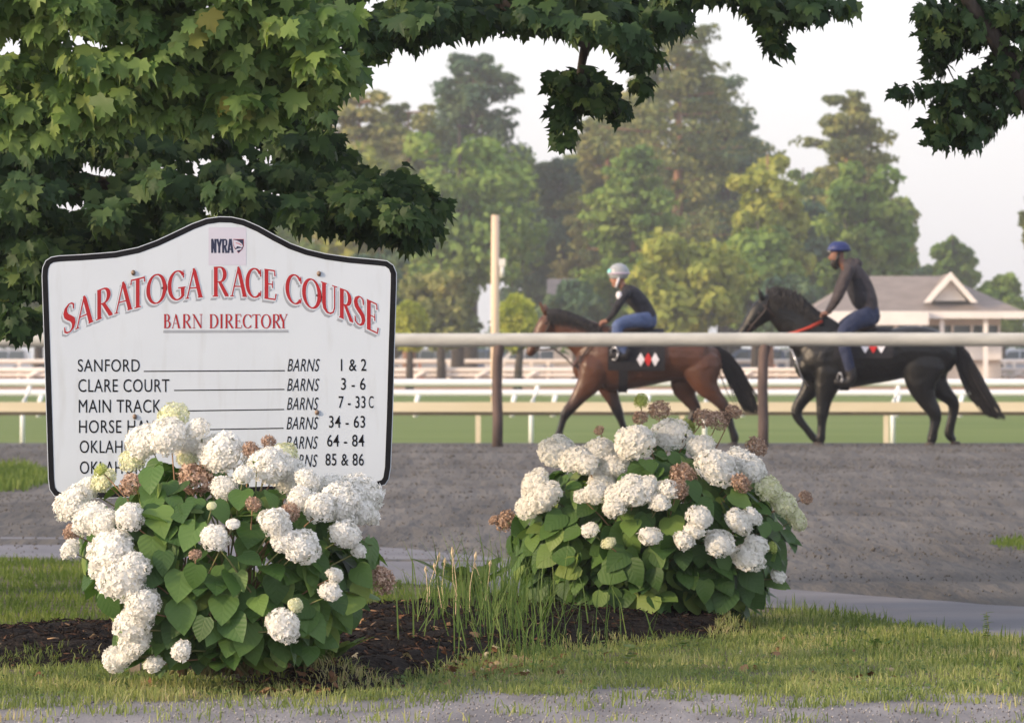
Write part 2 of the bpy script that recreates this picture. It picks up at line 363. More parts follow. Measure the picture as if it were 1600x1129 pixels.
strip('far_field', [330, 400, 1000, 3500], [-3500, -300, 0, 300, 3500], M['field'])

def sheet(name, outline, z, mat):
    """flat sheet through a closed outline of (x, y)"""
    bm = bmesh.new(); vs = [bm.verts.new((x, y, z)) for x, y in outline]
    f = bm.faces.new(vs); bmesh.ops.triangulate(bm, faces=[f]); bmesh.ops.recalc_face_normals(bm, faces=bm.faces)
    me = bpy.data.meshes.new(name); bm.to_mesh(me); bm.free()
    for p in me.polygons:
        if p.normal.z < 0: p.flip()
    o = link_mesh(name, me, mat); tag(o, kind='structure'); return o

def wobble(pts, step=0.12, amp=0.03, seed=1):
    r = np.random.default_rng(seed); out = []
    for i in range(len(pts)):
        a = np.array(pts[i]); b = np.array(pts[(i+1) % len(pts)]); L = np.linalg.norm(b-a); n = max(1, int(L/step))
        for k in range(n): out.append(tuple(a + (b-a)*k/n + r.normal(0, amp, 2)))
    return out

PATH_FAR = [(-10, 41.5), G(0, 824), G(640, 858), G(1250, 924), G(1600, 950), (9, 15.0)]
PATH_NEAR = [(14, 9.0), G(1600, 1012), G(1250, 962), G(640, 918), G(0, 878), (-10, 34.0)]
sheet('paved_path', wobble(PATH_FAR + PATH_NEAR, 0.3, 0.02, 5), 0.006, M['path'])
# gravel in front of the verge
sheet('gravel_drive', wobble([(-14, -20), (14, -20), (14, 17.9), (-14, 17.9)], 0.4, 0.03, 6), 0.010, M['gravel'])
VERGE = wobble([G(-500, 1082), G(0, 1082), G(400, 1082), G(700, 1074), G(1000, 1064), G(1200, 1080), G(1600, 1074), G(2300, 1072),
                G(2300, 1080), G(1600, 1006), G(1420, 982), G(1250, 956), G(1100, 950), G(700, 930), G(640, 916), G(100, 880), G(0, 874), G(-500, 850)], 0.15, 0.03, 8)
sheet('grass_verge', VERGE, 0.015, M['soil'])

# mulch mound
MU = [G(-500, 1052), G(0, 1050), G(170, 1050), G(300, 1062), G(480, 1092), G(600, 1082), G(750, 1040), G(900, 1020), G(1050, 1008), G(1170, 1000), G(1190, 985),
      G(1150, 972), G(900, 955), G(700, 965), G(560, 975), G(150, 1000), G(0, 1012), G(-500, 1020)]
MUa = np.array(MU)
def inside(poly, x, y):
    n = len(poly); c = False; j = n-1
    for i in range(n):
        if ((poly[i][1] > y) != (poly[j][1] > y)) and (x < (poly[j][0]-poly[i][0])*(y-poly[i][1])/(poly[j][1]-poly[i][1])+poly[i][0]): c = not c
        j = i
    return c
def edge_dist(poly, x, y):
    P0 = np.array(poly); P1 = np.roll(P0, -1, axis=0); d = P1-P0; q = np.array([x, y])
    t = np.clip(((q-P0)*d).sum(1)/np.maximum((d*d).sum(1), 1e-9), 0, 1)
    return float(np.min(np.linalg.norm(P0+d*t[:, None]-q, axis=1)))
def mound_z(x, y):
    if not inside(MU, x, y): return 0.0
    e = edge_dist(MU, x, y)
    return 0.10*(1-math.exp(-e/0.22)) + 0.010*math.sin(x*9+y*7)*min(1, e/0.1) + 0.008*math.sin(x*23-y*17)*min(1, e/0.1)
gx = np.arange(-5.2, 1.8, 0.06); gy = np.arange(15.9, 24.2, 0.06)
V = []; idx = {}
for j, y in enumerate(gy):
    for i, x in enumerate(gx):
        e = edge_dist(MU, x, y); ins = inside(MU, x, y)
        if ins or e < 0.07:
            idx[(i, j)] = len(V); V.append((x, y, 0.02 + mound_z(x, y) if ins else 0.012))
Fs = [(idx[(i, j)], idx[(i+1, j)], idx[(i+1, j+1)], idx[(i, j+1)]) for (i, j) in idx if (i+1, j) in idx and (i+1, j+1) in idx and (i, j+1) in idx]
tag(mesh_obj('mulch_bed_ground', V, Fs, M['mulch'], None, True), kind='structure')
def surfz(x, y): return max(0.015, 0.02 + mound_z(x, y)) if inside(MU, x, y) else 0.015

def rot_rand(r, tilt=0.4):
    return (Matrix.Rotation(r.uniform(0, 6.283), 3, 'Z') @ Matrix.Rotation(r.normal(0, tilt), 3, 'X') @ Matrix.Rotation(r.normal(0, tilt), 3, 'Y'))
# chips
chip_v = [(-1, -.22, 0), (1, -.16, 0), (0, .25, 0), (-.9, -.1, .18), (.95, -.05, .15), (0, .1, .2)]
chip_t = [(0, 2, 1), (3, 4, 5), (0, 1, 4), (0, 4, 3), (1, 2, 5), (1, 5, 4), (2, 0, 3), (2, 3, 5)]
ms = []
r = np.random.default_rng(11)
while len(ms) < 9000:
    x = r.uniform(-3.2, 1.3); y = r.uniform(16.0, 22.5)
    if inside(MU, x, y) or (r.random() < 0.02 and edge_dist(MU, x, y) < 0.15):
        s = r.uniform(0.008, 0.026)
        ms.append(((x, y, surfz(x, y) + 0.004), np.array(rot_rand(r, 0.35)) * s))
tag(link_mesh('mulch', scatter('mulch', chip_v, chip_t, ms, M['chip']), None), 'dark wood mulch chips spread over the flower bed', 'mulch', kind='stuff')

oct_v = [(1, 0, 0), (-.9, .2, 0), (0, .8, .1), (.1, -1, 0), (0.1, 0, .75), (0, 0, -.5)]
oct_t = [(0, 2, 4), (2, 1, 4), (1, 3, 4), (3, 0, 4), (2, 0, 5), (1, 2, 5), (3, 1, 5), (0, 3, 5)]
ms = []
r = np.random.default_rng(12)
while len(ms) < 22000:
    y = 24 + 38*r.random()**0.8; x = r.uniform(-1, 1)*(0.115*y+0.6)
    if r.random() > 0.35+0.65*(0.5+0.5*math.sin(y*1.9+math.sin(x*.7)*1.5)): continue
    s_ = r.uniform(0.003, 0.010)*(1+(y-24)/40)*(1.7 if r.random() < .012 else 0.85)
    ms.append(((x, y, gz(y)+0.003), np.array(rot_rand(r, 0.8))*s_*np.array([[1.2, 1, 1]])))
M['clod'] = leafmat("dirt_clod", [(0.0, (0.082, 0.077, 0.072)), (0.6, (0.120, 0.113, 0.106)), (1.0, (0.160, 0.152, 0.143))], trans=0.0, rough=1.0, spec=0.03)
tag(link_mesh('dirt_clods', scatter('dirt_clods', oct_v, oct_t, ms, M['clod']), None), 'loose clods of soil lying over the dirt road', 'clods', kind='stuff')
ms = []
while len(ms) < 9000:
    y = r.uniform(15.2, 18.6); x = r.uniform(-2.6, 2.6)
    if inside(MU, x, y): continue
    ms.append(((x, y, 0.014), np.array(rot_rand(r, 0.8))*r.uniform(0.0015, 0.006)))
M['pebble'] = leafmat("pebble", [(0.0, (0.12, 0.115, 0.12)), (0.6, (0.24, 0.235, 0.24)), (1.0, (0.42, 0.40, 0.39))], trans=0.0, rough=0.9, spec=0.1)
tag(link_mesh('gravel', scatter('gravel', oct_v, oct_t, ms, M['pebble']), None), 'fine grey gravel along the front of the verge', 'gravel', kind='stuff')

# grass blades
def blades(name, n, region, hmin, hmax, w, mat, prob, lean=0.35, seed=1, zoff=0.012, bbox=None, zf=None):
    r = np.random.default_rng(seed)
    x0, x1, y0, y1 = bbox; P_ = []
    while len(P_) < n:
        X = r.uniform(x0, x1, 4000); Y = r.uniform(y0, y1, 4000)
        for x, y in zip(X, Y):
            if len(P_) >= n: break
            p = prob(x, y)
            if p > 0 and r.random() < p: P_.append((x, y))
    P_ = np.array(P_); H = r.uniform(hmin, hmax, n)
    cl = 0.55 + 0.45*np.sin(P_[:, 0]*7.3 + 1.7*np.sin(P_[:, 1]*5.1))*np.sin(P_[:, 1]*6.7 + 1.3*np.sin(P_[:, 0]*3.9)); H = H*(0.6+0.6*np.clip(cl, 0, 1))
    A = r.uniform(0, 6.283, n); L = np.abs(r.normal(0, lean, n)) * H
    Z = np.array([surfz(x, y) if zf is None else zf(x, y) for x, y in P_]) - 0.004
    dx = np.cos(A)*L; dy = np.sin(A)*L; wa = A + np.pi/2 + r.normal(0, 0.8, n)
    wx = np.cos(wa)*w*r.uniform(0.6, 1.3, n); wy = np.sin(wa)*w*r.uniform(0.6, 1.3, n)
    V = np.zeros((n, 5, 3))
    V[:, 0] = np.stack([P_[:, 0]-wx, P_[:, 1]-wy, Z], 1); V[:, 1] = np.stack([P_[:, 0]+wx, P_[:, 1]+wy, Z], 1)
    V[:, 2] = np.stack([P_[:, 0]-wx*.8+dx*.35, P_[:, 1]-wy*.8+dy*.35, Z+H*.6], 1); V[:, 3] = np.stack([P_[:, 0]+wx*.8+dx*.35, P_[:, 1]+wy*.8+dy*.35, Z+H*.6], 1)
    V[:, 4] = np.stack([P_[:, 0]+dx, P_[:, 1]+dy, Z+H*np.sqrt(np.clip(1-(L/H)**2*0.4, 0.1, 1))], 1)
    T = np.array([(0, 1, 3), (0, 3, 2), (2, 3, 4)])[None] + (np.arange(n)*5)[:, None, None]
    return arr_mesh(name, V.reshape(-1, 3), T.reshape(-1, 3), mat)

def nz2(x, y, s=1.0):
    return 0.5 + 0.25*math.sin(x*3.1*s+1.7*math.sin(y*2.3*s)) + 0.25*math.sin(y*3.7*s+1.9*math.sin(x*2.9*s+1))
def p_front(x, y):
    yy = HY + 8800.0/y; px = 800 + x/y*F
    top = np.interp(px, [0, 170, 300, 450, 600, 750, 900, 1100, 1180, 1250, 1420, 1600], [1046, 1046, 1056, 1080, 1078, 1036, 1016, 1004, 975, 957, 983, 1007])
    if yy < top: return 0.0
    bot = np.interp(px, [0, 400, 700, 1000, 1200, 1600], [1104, 1100, 1092, 1080, 1096, 1090])
    e = (yy-bot)/16.0
    p = 1.0 if e < 0 else math.exp(-e*e*1.2)*0.8
    g = nz2(x, y, 2.6)
    if e > 0: p *= max(0, (g-0.35)*1.8)
    if nz2(x*1.7+4, y*1.3, 2.2) < 0.30: p *= 0.25      # worn, nearly bare spots
    return p*(0.35+0.65*g)
me = blades('grass', 66000, None, 0.016, 0.055, 0.0023, M['grass'], p_front, lean=0.85, bbox=(-3.0, 4.2, 15.4, 22.6), seed=21)
tag(link_mesh('grass', me, None), 'short yellow-green grass of the verge in front of the flower bed', 'grass', kind='stuff')
def p_back(x, y):
    yy = HY + 8800.0/y; px = 800 + x/y*F
    if px > 800: return 0.0
    top = np.interp(px, [0, 640, 800], [876, 916, 930])
    if yy < top or inside(MU, x, y): return 0.0
    if px > 640 and yy < 930+(px-640)*0.1: return 0.2
    return 0.35+0.65*nz2(x, y, 1.6)
me = blades('lawn', 42000, None, 0.02, 0.06, 0.003, M['lawn'], p_back, lean=0.7, bbox=(-5, 0.2, 18.5, 29.5), seed=22)
tag(link_mesh('lawn', me, None), 'green lawn behind the flower bed beside the sign', 'lawn', kind='stuff')
def p_right(x, y):
    yy = HY + 8800.0/y; px = 800 + x/y*F
    if px < 1150: return 0.0
    lo = np.interp(px, [1150, 1250, 1420, 1600, 2000], [965, 955, 981, 1004, 1040]); 
    if yy < lo or yy > lo+70: return 0.0
    return 0.6*nz2(x, y, 2)
me = blades('verge_tufts', 2200, None, 0.03, 0.08, 0.003, M['lawn'], p_right, bbox=(0.9, 4, 17, 23.0), seed=23)
tag(link_mesh('verge_tufts', me, None), 'taller dark grass along the edge of the paved path', 'grass', kind='stuff')
# far left grass patch on the dirt
def p_patch(x, y):
    yy = HY + 8800.0/y; px = 800 + x/y*F
    return max(0, 1-((px-10)/75)**2-((yy-757)/20)**2)*max(0.0, nz2(x, y*.5, 1.3)-.15)
me = blades('grass_patch', 3600, None, 0.03, 0.12, 0.008, M['lawn'], p_patch, bbox=(-6.5, -3.0, 42, 54), seed=24, zf=lambda x, y: gz(y))
tag(link_mesh('grass_patch', me, None), 'small patch of rough grass on the dirt at the edge of the sign', 'grass', kind='stuff')
def p_patch2(x, y):
    yy = HY + 8800.0/y; px = 800 + x/y*F
    return 1.0*max(0, 1-((px-1590)/45)**2-((yy-852)/9)**2)
me = blades('grass_patch', 500, None, 0.02, 0.06, 0.004, M['lawn'], p_patch2, bbox=(2.6, 3.6, 29, 33), seed=25, zf=lambda x, y: gz(y))
tag(link_mesh('grass_patch', me, None), 'thin low patch of grass on the dirt near the edge of the picture', 'grass', kind='stuff')

me = blades('gravel_grass', 2600, None, 0.012, 0.05, 0.0024, M['grass'], lambda x, y: max(0.0, nz2(x, y, 3.3)-0.62)*2.2 if 15.2 < y < 17.6 else 0.0, bbox=(-2.4, 2.4, 15.2, 17.6), lean=0.6, seed=26)
tag(link_mesh('gravel_grass', me, None), 'sparse tufts of grass creeping out over the gravel', 'grass', kind='stuff')
# tall weeds between the two shrubs
def p_weed(x, y):
    yy = HY + 8800.0/y; px = 800 + x/y*F
    a = math.exp(-((px-800)/70)**2-((yy-1010)/38)**2)+0.6*math.exp(-((px-715)/45)**2-((yy-985)/30)**2)+0.18*math.exp(-((px-655)/40)**2-((yy-1020)/35)**2)+0.10*math.exp(-((px-900)/90)**2-((yy-1020)/25)**2)
    return a
me = blades('tall_grass', 520, None, 0.10, 0.33, 0.0026, M['weed'], p_weed, bbox=(-1.2, 0.6, 17.5, 22.5), lean=0.55, seed=31)
w = link_mesh('tall_grass', me, None)
tag(w, 'tall feathery weeds growing between the two white hydrangeas', 'weeds', kind='stuff')
mb = MB(); rr = random.Random(4)
for k in range(9):
    px = rr.choice([672, 690, 702, 745, 760]) + rr.uniform(-8, 8); d = 20.2 + rr.uniform(-.2, .2)
    top = P(px, rr.uniform(845, 885), d); base = Vector((top.x + rr.uniform(-.05, .05), d, 0.1))
    mb.tube([base, (base+top)/2 + Vector((rr.uniform(-.02, .02), 0, 0)), top], 0.0015, 4)
    mb.tube([top - (top-base)*0.12, top - (top-base)*0.05, top + (top-base)*0.02], [0.002, 0.007, 0.001], 5)
tag(mb.build('seed_grass', M['seed']), 'pale seed heads on thin stalks standing above the tall weeds', 'seed grass', kind='stuff')

# ------------------------------------------------------------------ leaf base meshes
half = [(0.15, -0.08), (0.33, -0.10), (0.36, 0.05), (0.45, 0.16), (0.62, 0.27), (0.50, 0.34), (0.52, 0.53), (0.37, 0.50), (0.21, 0.48), (0.26, 0.68), (0.12, 0.72)]
def maple_base(curl, fold, droop):
    ring = [(0, 0)] + half + [(0, 1.0)] + [(-x, y) for x, y in half[::-1]]
    vs = [(0, 0.30, 0.0)]
    for x, y in ring:
        rr_ = math.hypot(x, y-0.3)
        vs.append((x, y, -curl*rr_*rr_ + fold*abs(x) - droop*max(0, y-.3)**2))
    n = len(ring); return vs, [(0, i+1, (i+1) % n + 1) for i in range(n)]
hh = [(0.20, -0.07), (0.36, 0.06), (0.43, 0.28), (0.36, 0.54), (0.19, 0.80)]
def heart_base(curl, fold, droop):
    mid = [(0, 0.0), (0, 0.25), (0, 0.55), (0, 0.8), (0, 1.0)]
    vs = []; 
    def z(x, y): return fold*abs(x) - curl*x*x - droop*y*y
    for x, y in mid: vs.append((x, y, z(x, y)))
    R_ = [(x, y, z(x, y)) for x, y in hh]; L_ = [(-x, y, z(x, y)) for x, y in hh]
    vs += R_ + L_
    fs = [(0, 5, 6), (0, 6, 1), (1, 6, 7), (1, 7, 2), (2, 7, 8), (2, 8, 3), (3, 8, 9), (3, 9, 4)]
    fs += [(0, 11, 10), (0, 1, 11), (1, 12, 11), (1, 2, 12), (2, 13, 12), (2, 3, 13), (3, 14, 13), (3, 4, 14)]
    return vs, fs
def orient(nrm, tipdir, roll=0.0):
    n = Vector(nrm).normalized(); t = Vector(tipdir); t = (t - n*t.dot(n))
    if t.length < 1e-4: t = n.orthogonal()
    t.normalize(); x = t.cross(n)
    m = Matrix((x, t, n)).transposed()
    return np.array(m)

# ------------------------------------------------------------------ maples overhead
def canopy(blobs, seed, normal_bias, size=(0.058, 0.098), mult=2.1, stray=0.10):
    """blobs: (px, py, d, rx_px, ry_px, rd_m, n) -> list of (pos, R, size)"""
    r = np.random.default_rng(seed); out = []
    for (px, py, d, rx, ry, rd, n) in blobs:
        c = P(px, py, d); sx = rx/F*d; sz = ry/F*d
        for _ in range(int(n*mult)):
            v = r.normal(0, 1, 3); v /= np.linalg.norm(v); rad = r.uniform(0.25, 1.0)**0.5
            if r.random() < stray: rad *= r.uniform(1.1, 1.55)
            q = np.array([c.x+v[0]*sx*rad, c.y+v[1]*rd*rad, c.z+v[2]*sz*rad])
            nn = np.array([v[0]*0.35, v[1]*0.3, v[2]*0.2]) + np.array(normal_bias) + r.normal(0, 0.30, 3)
            tip = np.array([v[0]*0.6, -0.15, -0.75]) + r.normal(0, 0.33, 3)
            s = r.uniform(*size)
            out.append((q, orient(nn, tip) * s, s))
    return out

# bright front sprays: overlapping shingled tiers
bright = []
r = np.random.default_rng(5)
edge_x = [0, 60, 140, 180, 210, 260, 330, 390, 430, 480, 520, 548]
edge_y = [215, 225, 195, 205, 180, 192, 185, 205, 172, 160, 140, 118]
for k in range(150):
    px = r.uniform(-120, 545); e = np.interp(px, edge_x, edge_y) - 22
    py = r.uniform(-90, e)
    if px > 430: py = min(py, e - (px-430)*0.10)
    if px > 470 and py < 10: continue
    d = 17.6 + 1.5*(1 - (py+90)/300.0)*-0.4 + r.uniform(-0.15, 0.5) + 0.5
    bright.append((px, py, d, r.uniform(28, 50), r.uniform(12, 24), 0.16, 16))
for px in np.arange(-10, 548, 22):
    e = np.interp(px, edge_x, edge_y); bright.append((px, e-14, 18.0, 24, 12, 0.12, 9))
B = canopy(bright, 41, (-0.15, -0.75, 0.45))
dark = []
def fill(x0, x1, lowf, topf, n, d0, d1, cnt, seed):
    r = np.random.default_rng(seed)
    for k in range(n):
        px = r.uniform(x0, x1); a = topf(px); b = lowf(px)
        if b-a < 8: continue
        py = r.uniform(a, b)
        dark.append((px, py, r.uniform(d0, d1), r.uniform(24, 48), min(r.uniform(10, 24), (b-a)*0.5+6), 0.2, cnt))
low = lambda x: np.interp(x, [-100, 0, 40, 66, 110, 200, 300, 400, 480, 560, 600, 640, 672, 692], [500, 498, 490, 470, 430, 395, 365, 350, 330, 335, 350, 352, 335, 318])
top = lambda x: np.interp(x, [-100, 0, 300, 430, 480, 520, 560, 600, 640, 672, 692], [120, 130, 130, 150, 200, 235, 258, 276, 288, 298, 310])
fill(-120, 655, low, top, 150, 19.8, 22.5, 17, 51)
fill(-120, 75, low, top, 34, 20.0, 22.0, 17, 55)
for px, py in [(30, 508), (45, 495), (20, 490), (645, 366), (560, 352), (590, 358), (683, 318), (665, 312), (640, 372), (120, 420), (520, 345), (625, 290), (672, 330)]:
    dark.append((px, py, 20.3, 18, 12, 0.1, 9))
# sky-side fringe along the top
tl = lambda x: np.interp(x, [470, 540, 600, 640, 700, 770, 800, 850, 880, 940, 990, 1010, 1035, 1060, 1120, 1190], [165, 112, 60, 42, 46, 40, 38, 46, 56, 70, 58, 68, 24, 2, -4, -8])
fill(470, 1190, tl, lambda x: -60 + 0*x, 88, 19.0, 21.5, 16, 52)
for a in [(505, 140, 19.5, 22, 40, .2, 40), (500, 170, 19.6, 16, 22, .15, 20), (575, 60, 19.6, 30, 30, .2, 50),
          (640, 40, 19.6, 35, 30, .2, 50), (900, 130, 21.0, 42, 26, .2, 75), (880, 175, 21.0, 16, 26, .15, 32), (880, 210, 21, 9, 12, .1, 10), (935, 150, 21, 30, 24, .2, 44),
          (960, 165, 21, 20, 12, .12, 18), (1000, 130, 21, 12, 9, .1, 9), (1000, 80, 20, 25, 22, .15, 30),
          (1205, 30, 21, 18, 40, .15, 44), (1213, 68, 21, 13, 16, .1, 16), (1250, 12, 21, 40, 18, .2, 44), (1300, 8, 21, 30, 14, .15, 26), (1190, 5, 21, 25, 16, .15, 22)]:
    dark.append(a)
nb_ = len(dark) - 16
D = canopy(dark[:nb_], 42, (0.0, -0.55, 0.50)) + canopy(dark[nb_:], 43, (0.25, -0.35, 0.45), size=(0.054, 0.088), mult=1.5, stray=0.2)
# rest of the crown, unseen above and behind, added partly to shade lower leaves
crown = []
r = np.random.default_rng(8)
for k in range(230):
    th = r.uniform(0, 6.283); rad = 5.0*math.sqrt(r.uniform(0, 1)); zz = 4.0 + r.uniform(-1.0, 4.6)*(1-(rad/6.5)**2)
    x = -4.2+rad*math.cos(th); y = 22.0+rad*0.8*math.sin(th)
    if y < 20.6: continue  # crown cut away here so sun reaches the bright front sprays
    crown.append((x, y, zz))
for k in range(85):
    crown.append((r.uniform(-4.5, 1.6), r.uniform(20.8, 23.5), r.uniform(3.1, 4.1)))
C_ = []
for (x, y, z) in crown:
    for _ in range(26):
        v = r.normal(0, 1, 3); v /= np.linalg.norm(v)
        q = np.array([x, y, z]) + v*np.array([0.7, 0.7, 0.28])*r.uniform(0.5, 1)
        if q[2] < 1.1 + 600/F*q[1] and q[1] > 15 and abs(q[0]) < 0.11*q[1]: continue
        s = r.uniform(0.13, 0.19); C_.append((q, orient(v*0.4+np.array([0, -.2, .8])+r.normal(0, .3, 3), np.array([v[0], v[1], -.6])) * s, s))
def warp(b, sx, tw, bend):
    v, f = b; return [(x*sx + bend*y*y, y, z + tw*x*y) for x, y, z in v], f
mv = [maple_base(0.35, 0.10, 0.25), warp(maple_base(0.15, 0.30, 0.4), 0.85, 0.5, 0.1), maple_base(0.6, -0.05, 0.15), warp(maple_base(0.3, 0.45, 0.7), 0.7, -0.4, -0.15), warp(maple_base(0.1, 0.05, 0.5), 1.1, 0.25, 0.08)]

mt = empty('maple_tree', (-5.2, 23.0, 0), 'large leafy maple spreading its crown over the barn directory sign', 'tree', 'maples framing the picture')
Vb = []
def limb(mb, pts, r0, r1):
    n = len(pts); mb.tube([Vector(p) for p in pts], [r0+(r1-r0)*i/(n-1) for i in range(n)], 10)
off = Vector((5.2, -23.0, 0))
mb = MB(); limb(mb, [(0, 0, -0.1), (0.05, 0, 0.5), (0, 0.05, 1.5), (0.08, 0, 2.8), (0, 0.1, 4.5), (-.1, 0, 6.5)], 0.34, 0.14)
mb.build('trunk', M['bark'], mt, True)
def world_limb(name, pts, r0, r1, root, offv):
    mb = MB(); limb(mb, [Vector(p)+offv for p in pts], r0, r1); return mb.build(name, M['bark'], root, True)
world_limb('limb', [(-5.1, 23, 2.6), (-4.0, 21.8, 2.95), (-2.8, 21.0, 2.9), (-1.6, 20.2, 2.75), (-0.9, 19.4, 2.6)], 0.13, 0.012, mt, off)
world_limb('limb', [(-5.1, 23, 2.2), (-4.2, 23.0, 2.3), (-3.0, 22.8, 2.1), (-1.6, 22.0, 1.85), (-0.6, 21.2, 1.72), (-0.35, 20.8, 1.7)], 0.06, 0.006, mt, off)
world_limb('limb', [(-5.1, 23, 3.4), (-3.5, 22, 3.3), (-1.8, 21, 2.9), (-0.2, 20.6, 2.65), (0.3, 20.8, 2.4), (0.24, 21.0, 2.08)], 0.11, 0.006, mt, off)
world_limb('limb', [(-2.8, 21.5, 3.15), (-1.0, 21.2, 3.0), (0.6, 21, 2.75), (1.1, 21, 2.55), (1.08, 21, 2.4)], 0.06, 0.005, mt, off)

def leaves_as_parts(root, offv, items, bases, mat, n_parts, name='leaf', stuffname='foliage', scale_parts=True):
    base_me = [link_shared(name, b, mat) for b in bases]
    for i, (q, R_, s) in enumerate(items[:n_parts]):
        o = bpy.data.objects.new(name, base_me[i % len(base_me)]); col.objects.link(o); o.parent = root
        mw = Matrix(R_.tolist()).to_4x4(); mw.translation = Vector(q) + offv; o.matrix_local = mw
    rest = items[n_parts:]
    if rest:
        for j, b in enumerate(bases): pass
        k = len(bases); Vs = []; Ts = []; nn = 0; Us = []
        for j, b in enumerate(bases):
            sub = rest[j::k]
            if not sub: continue
            bv = np.array(b[0]); bt = np.array(b[1])
            pos = np.array([m[0] for m in sub]) + np.array(offv); R2 = np.array([m[1] for m in sub])
            V = (np.einsum('nij,kj->nki', R2, bv) + pos[:, None, :]).reshape(-1, 3)
            T = (bt[None] + (np.arange(len(sub))*len(bv))[:, None, None]).reshape(-1, 3) + nn
            nn += len(V); Vs.append(V); Ts.append(T); Us.append(np.tile(bv[:, :2], (len(sub), 1)))
        o = link_mesh(stuffname, arr_mesh(stuffname, np.concatenate(Vs), np.concatenate(Ts), mat, np.concatenate(Us)), None, root); o["kind"] = "stuff"; o.data.shade_smooth()
def link_shared(name, b, mat):
    me = bpy.data.meshes.new(name); me.from_pydata([tuple(v) for v in b[0]], [], [tuple(t) for t in b[1]]); me.materials.append(mat); me.shade_smooth()
    put_uv(me, np.array([t for t in b[1]]), np.array(b[0])[:, :2]); return me

# the leaves that show largest: on the camera side of the lit sprays
B.sort(key=lambda m: m[0][1] - 0.0*m[2])
infr = [m for m in B if abs(m[0][0]) < 0.1*m[0][1] and m[0][2] < CAMZ + HY/F*m[0][1]]
rest_b = [m for m in B if not (abs(m[0][0]) < 0.1*m[0][1] and m[0][2] < CAMZ + HY/F*m[0][1])]
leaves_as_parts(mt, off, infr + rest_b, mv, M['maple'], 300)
leaves_as_parts(mt, off, D, mv, M['mapledark'], 0, stuffname='shade_tinted_foliage')
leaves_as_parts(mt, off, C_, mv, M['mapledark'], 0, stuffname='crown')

# second maple: a bough hanging in at the upper corner
d2 = []
for a in [(1450, 20, 14, 20, 60), (1480, 55, 28, 32, 110), (1460, 95, 12, 22, 30), (1520, 40, 38, 26, 100), (1570, 20, 50, 25, 130), (1640, 30, 50, 40, 130),
          (1500, 20, 50, 22, 100), (1590, 70, 30, 24, 60), (1440, 20, 9, 12, 9), (1418, 140, 18, 10, 14), (1405, 146, 6, 6, 4),
          (1465, 140, 20, 10, 20), (1545, 125, 34, 22, 75), (1500, 150, 34, 24, 70), (1475, 185, 26, 26, 55), (1520, 195, 34, 22, 70), (1550, 170, 26, 24, 46),
          (1590, 120, 26, 22, 50), (1580, 155, 16, 14, 18), (1640, 110, 40, 40, 90), (1470, 218, 16, 8, 12), (1510, 222, 20, 7, 14), (1575, 100, 30, 16, 40), (1440, 50, 8, 10, 5)]:
    d2.append((a[0], a[1], 22.0, a[2], a[3], 0.25, a[4]))
D2 = canopy(d2, 61, (0.5, -0.22, 0.35), size=(0.048, 0.080), mult=1.35, stray=0.22)
m2 = empty('maple_tree', (6.2, 23.5, 0), 'maple bough hanging dark against the sky above the black horse', 'tree', 'maples framing the picture')
off2 = Vector((-6.2, -23.5, 0))
mb = MB(); limb(mb, [(0, 0, -0.1), (0, 0, 1.5), (-.05, 0, 3), (0.1, 0.1, 5), (0, 0, 7)], 0.30, 0.12); mb.build('trunk', M['bark'], m2, True)
world_limb('limb', [(6.2, 23.5, 0.9), (4.2, 23.0, 1.25), P(1690, 260, 21.9), P(1612, 160, 21.85), P(1575, 95, 21.9), P(1548, 52, 21.85), P(1515, 5, 21.8), P(1480, -50, 21.7)], 0.07, 0.022, m2, off2)
world_limb('limb', [P(1590, 120, 22.1), P(1540, 135, 22.0), P(1500, 150, 22.0), P(1440, 140, 22)], 0.012, 0.003, m2, off2)
world_limb('limb', [P(1500, 0, 22), P(1480, 60, 22), P(1478, 100, 22), P(1492, 128, 22)], 0.010, 0.003, m2, off2)
D2.sort(key=lambda m: m[0][1])
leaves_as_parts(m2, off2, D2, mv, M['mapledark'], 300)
C2 = []
for k in range(110):
    th = r.uniform(0, 6.283); rad = 4.0*math.sqrt(r.uniform(0, 1)); x = 6.4+rad*math.cos(th); y = 24+rad*0.8*math.sin(th); z = 4.4 + r.uniform(-1.0, 4.0)*(1-(rad/6)**2)
    for _ in range(24):
        v = r.normal(0, 1, 3); v /= np.linalg.norm(v); q = np.array([x, y, z]) + v*np.array([0.7, 0.7, 0.28])*r.uniform(0.5, 1)
        if q[2] < 1.1 + 600/F*q[1] and abs(q[0]) < 0.11*q[1]: continue
        s = r.uniform(0.13, 0.19); C2.append((q, orient(v*0.4+np.array([0, -.2, .8]), np.array([v[0], v[1], -.6])) * s, s))
leaves_as_parts(m2, off2, C2, mv, M['mapledark'], 0, stuffname='crown')

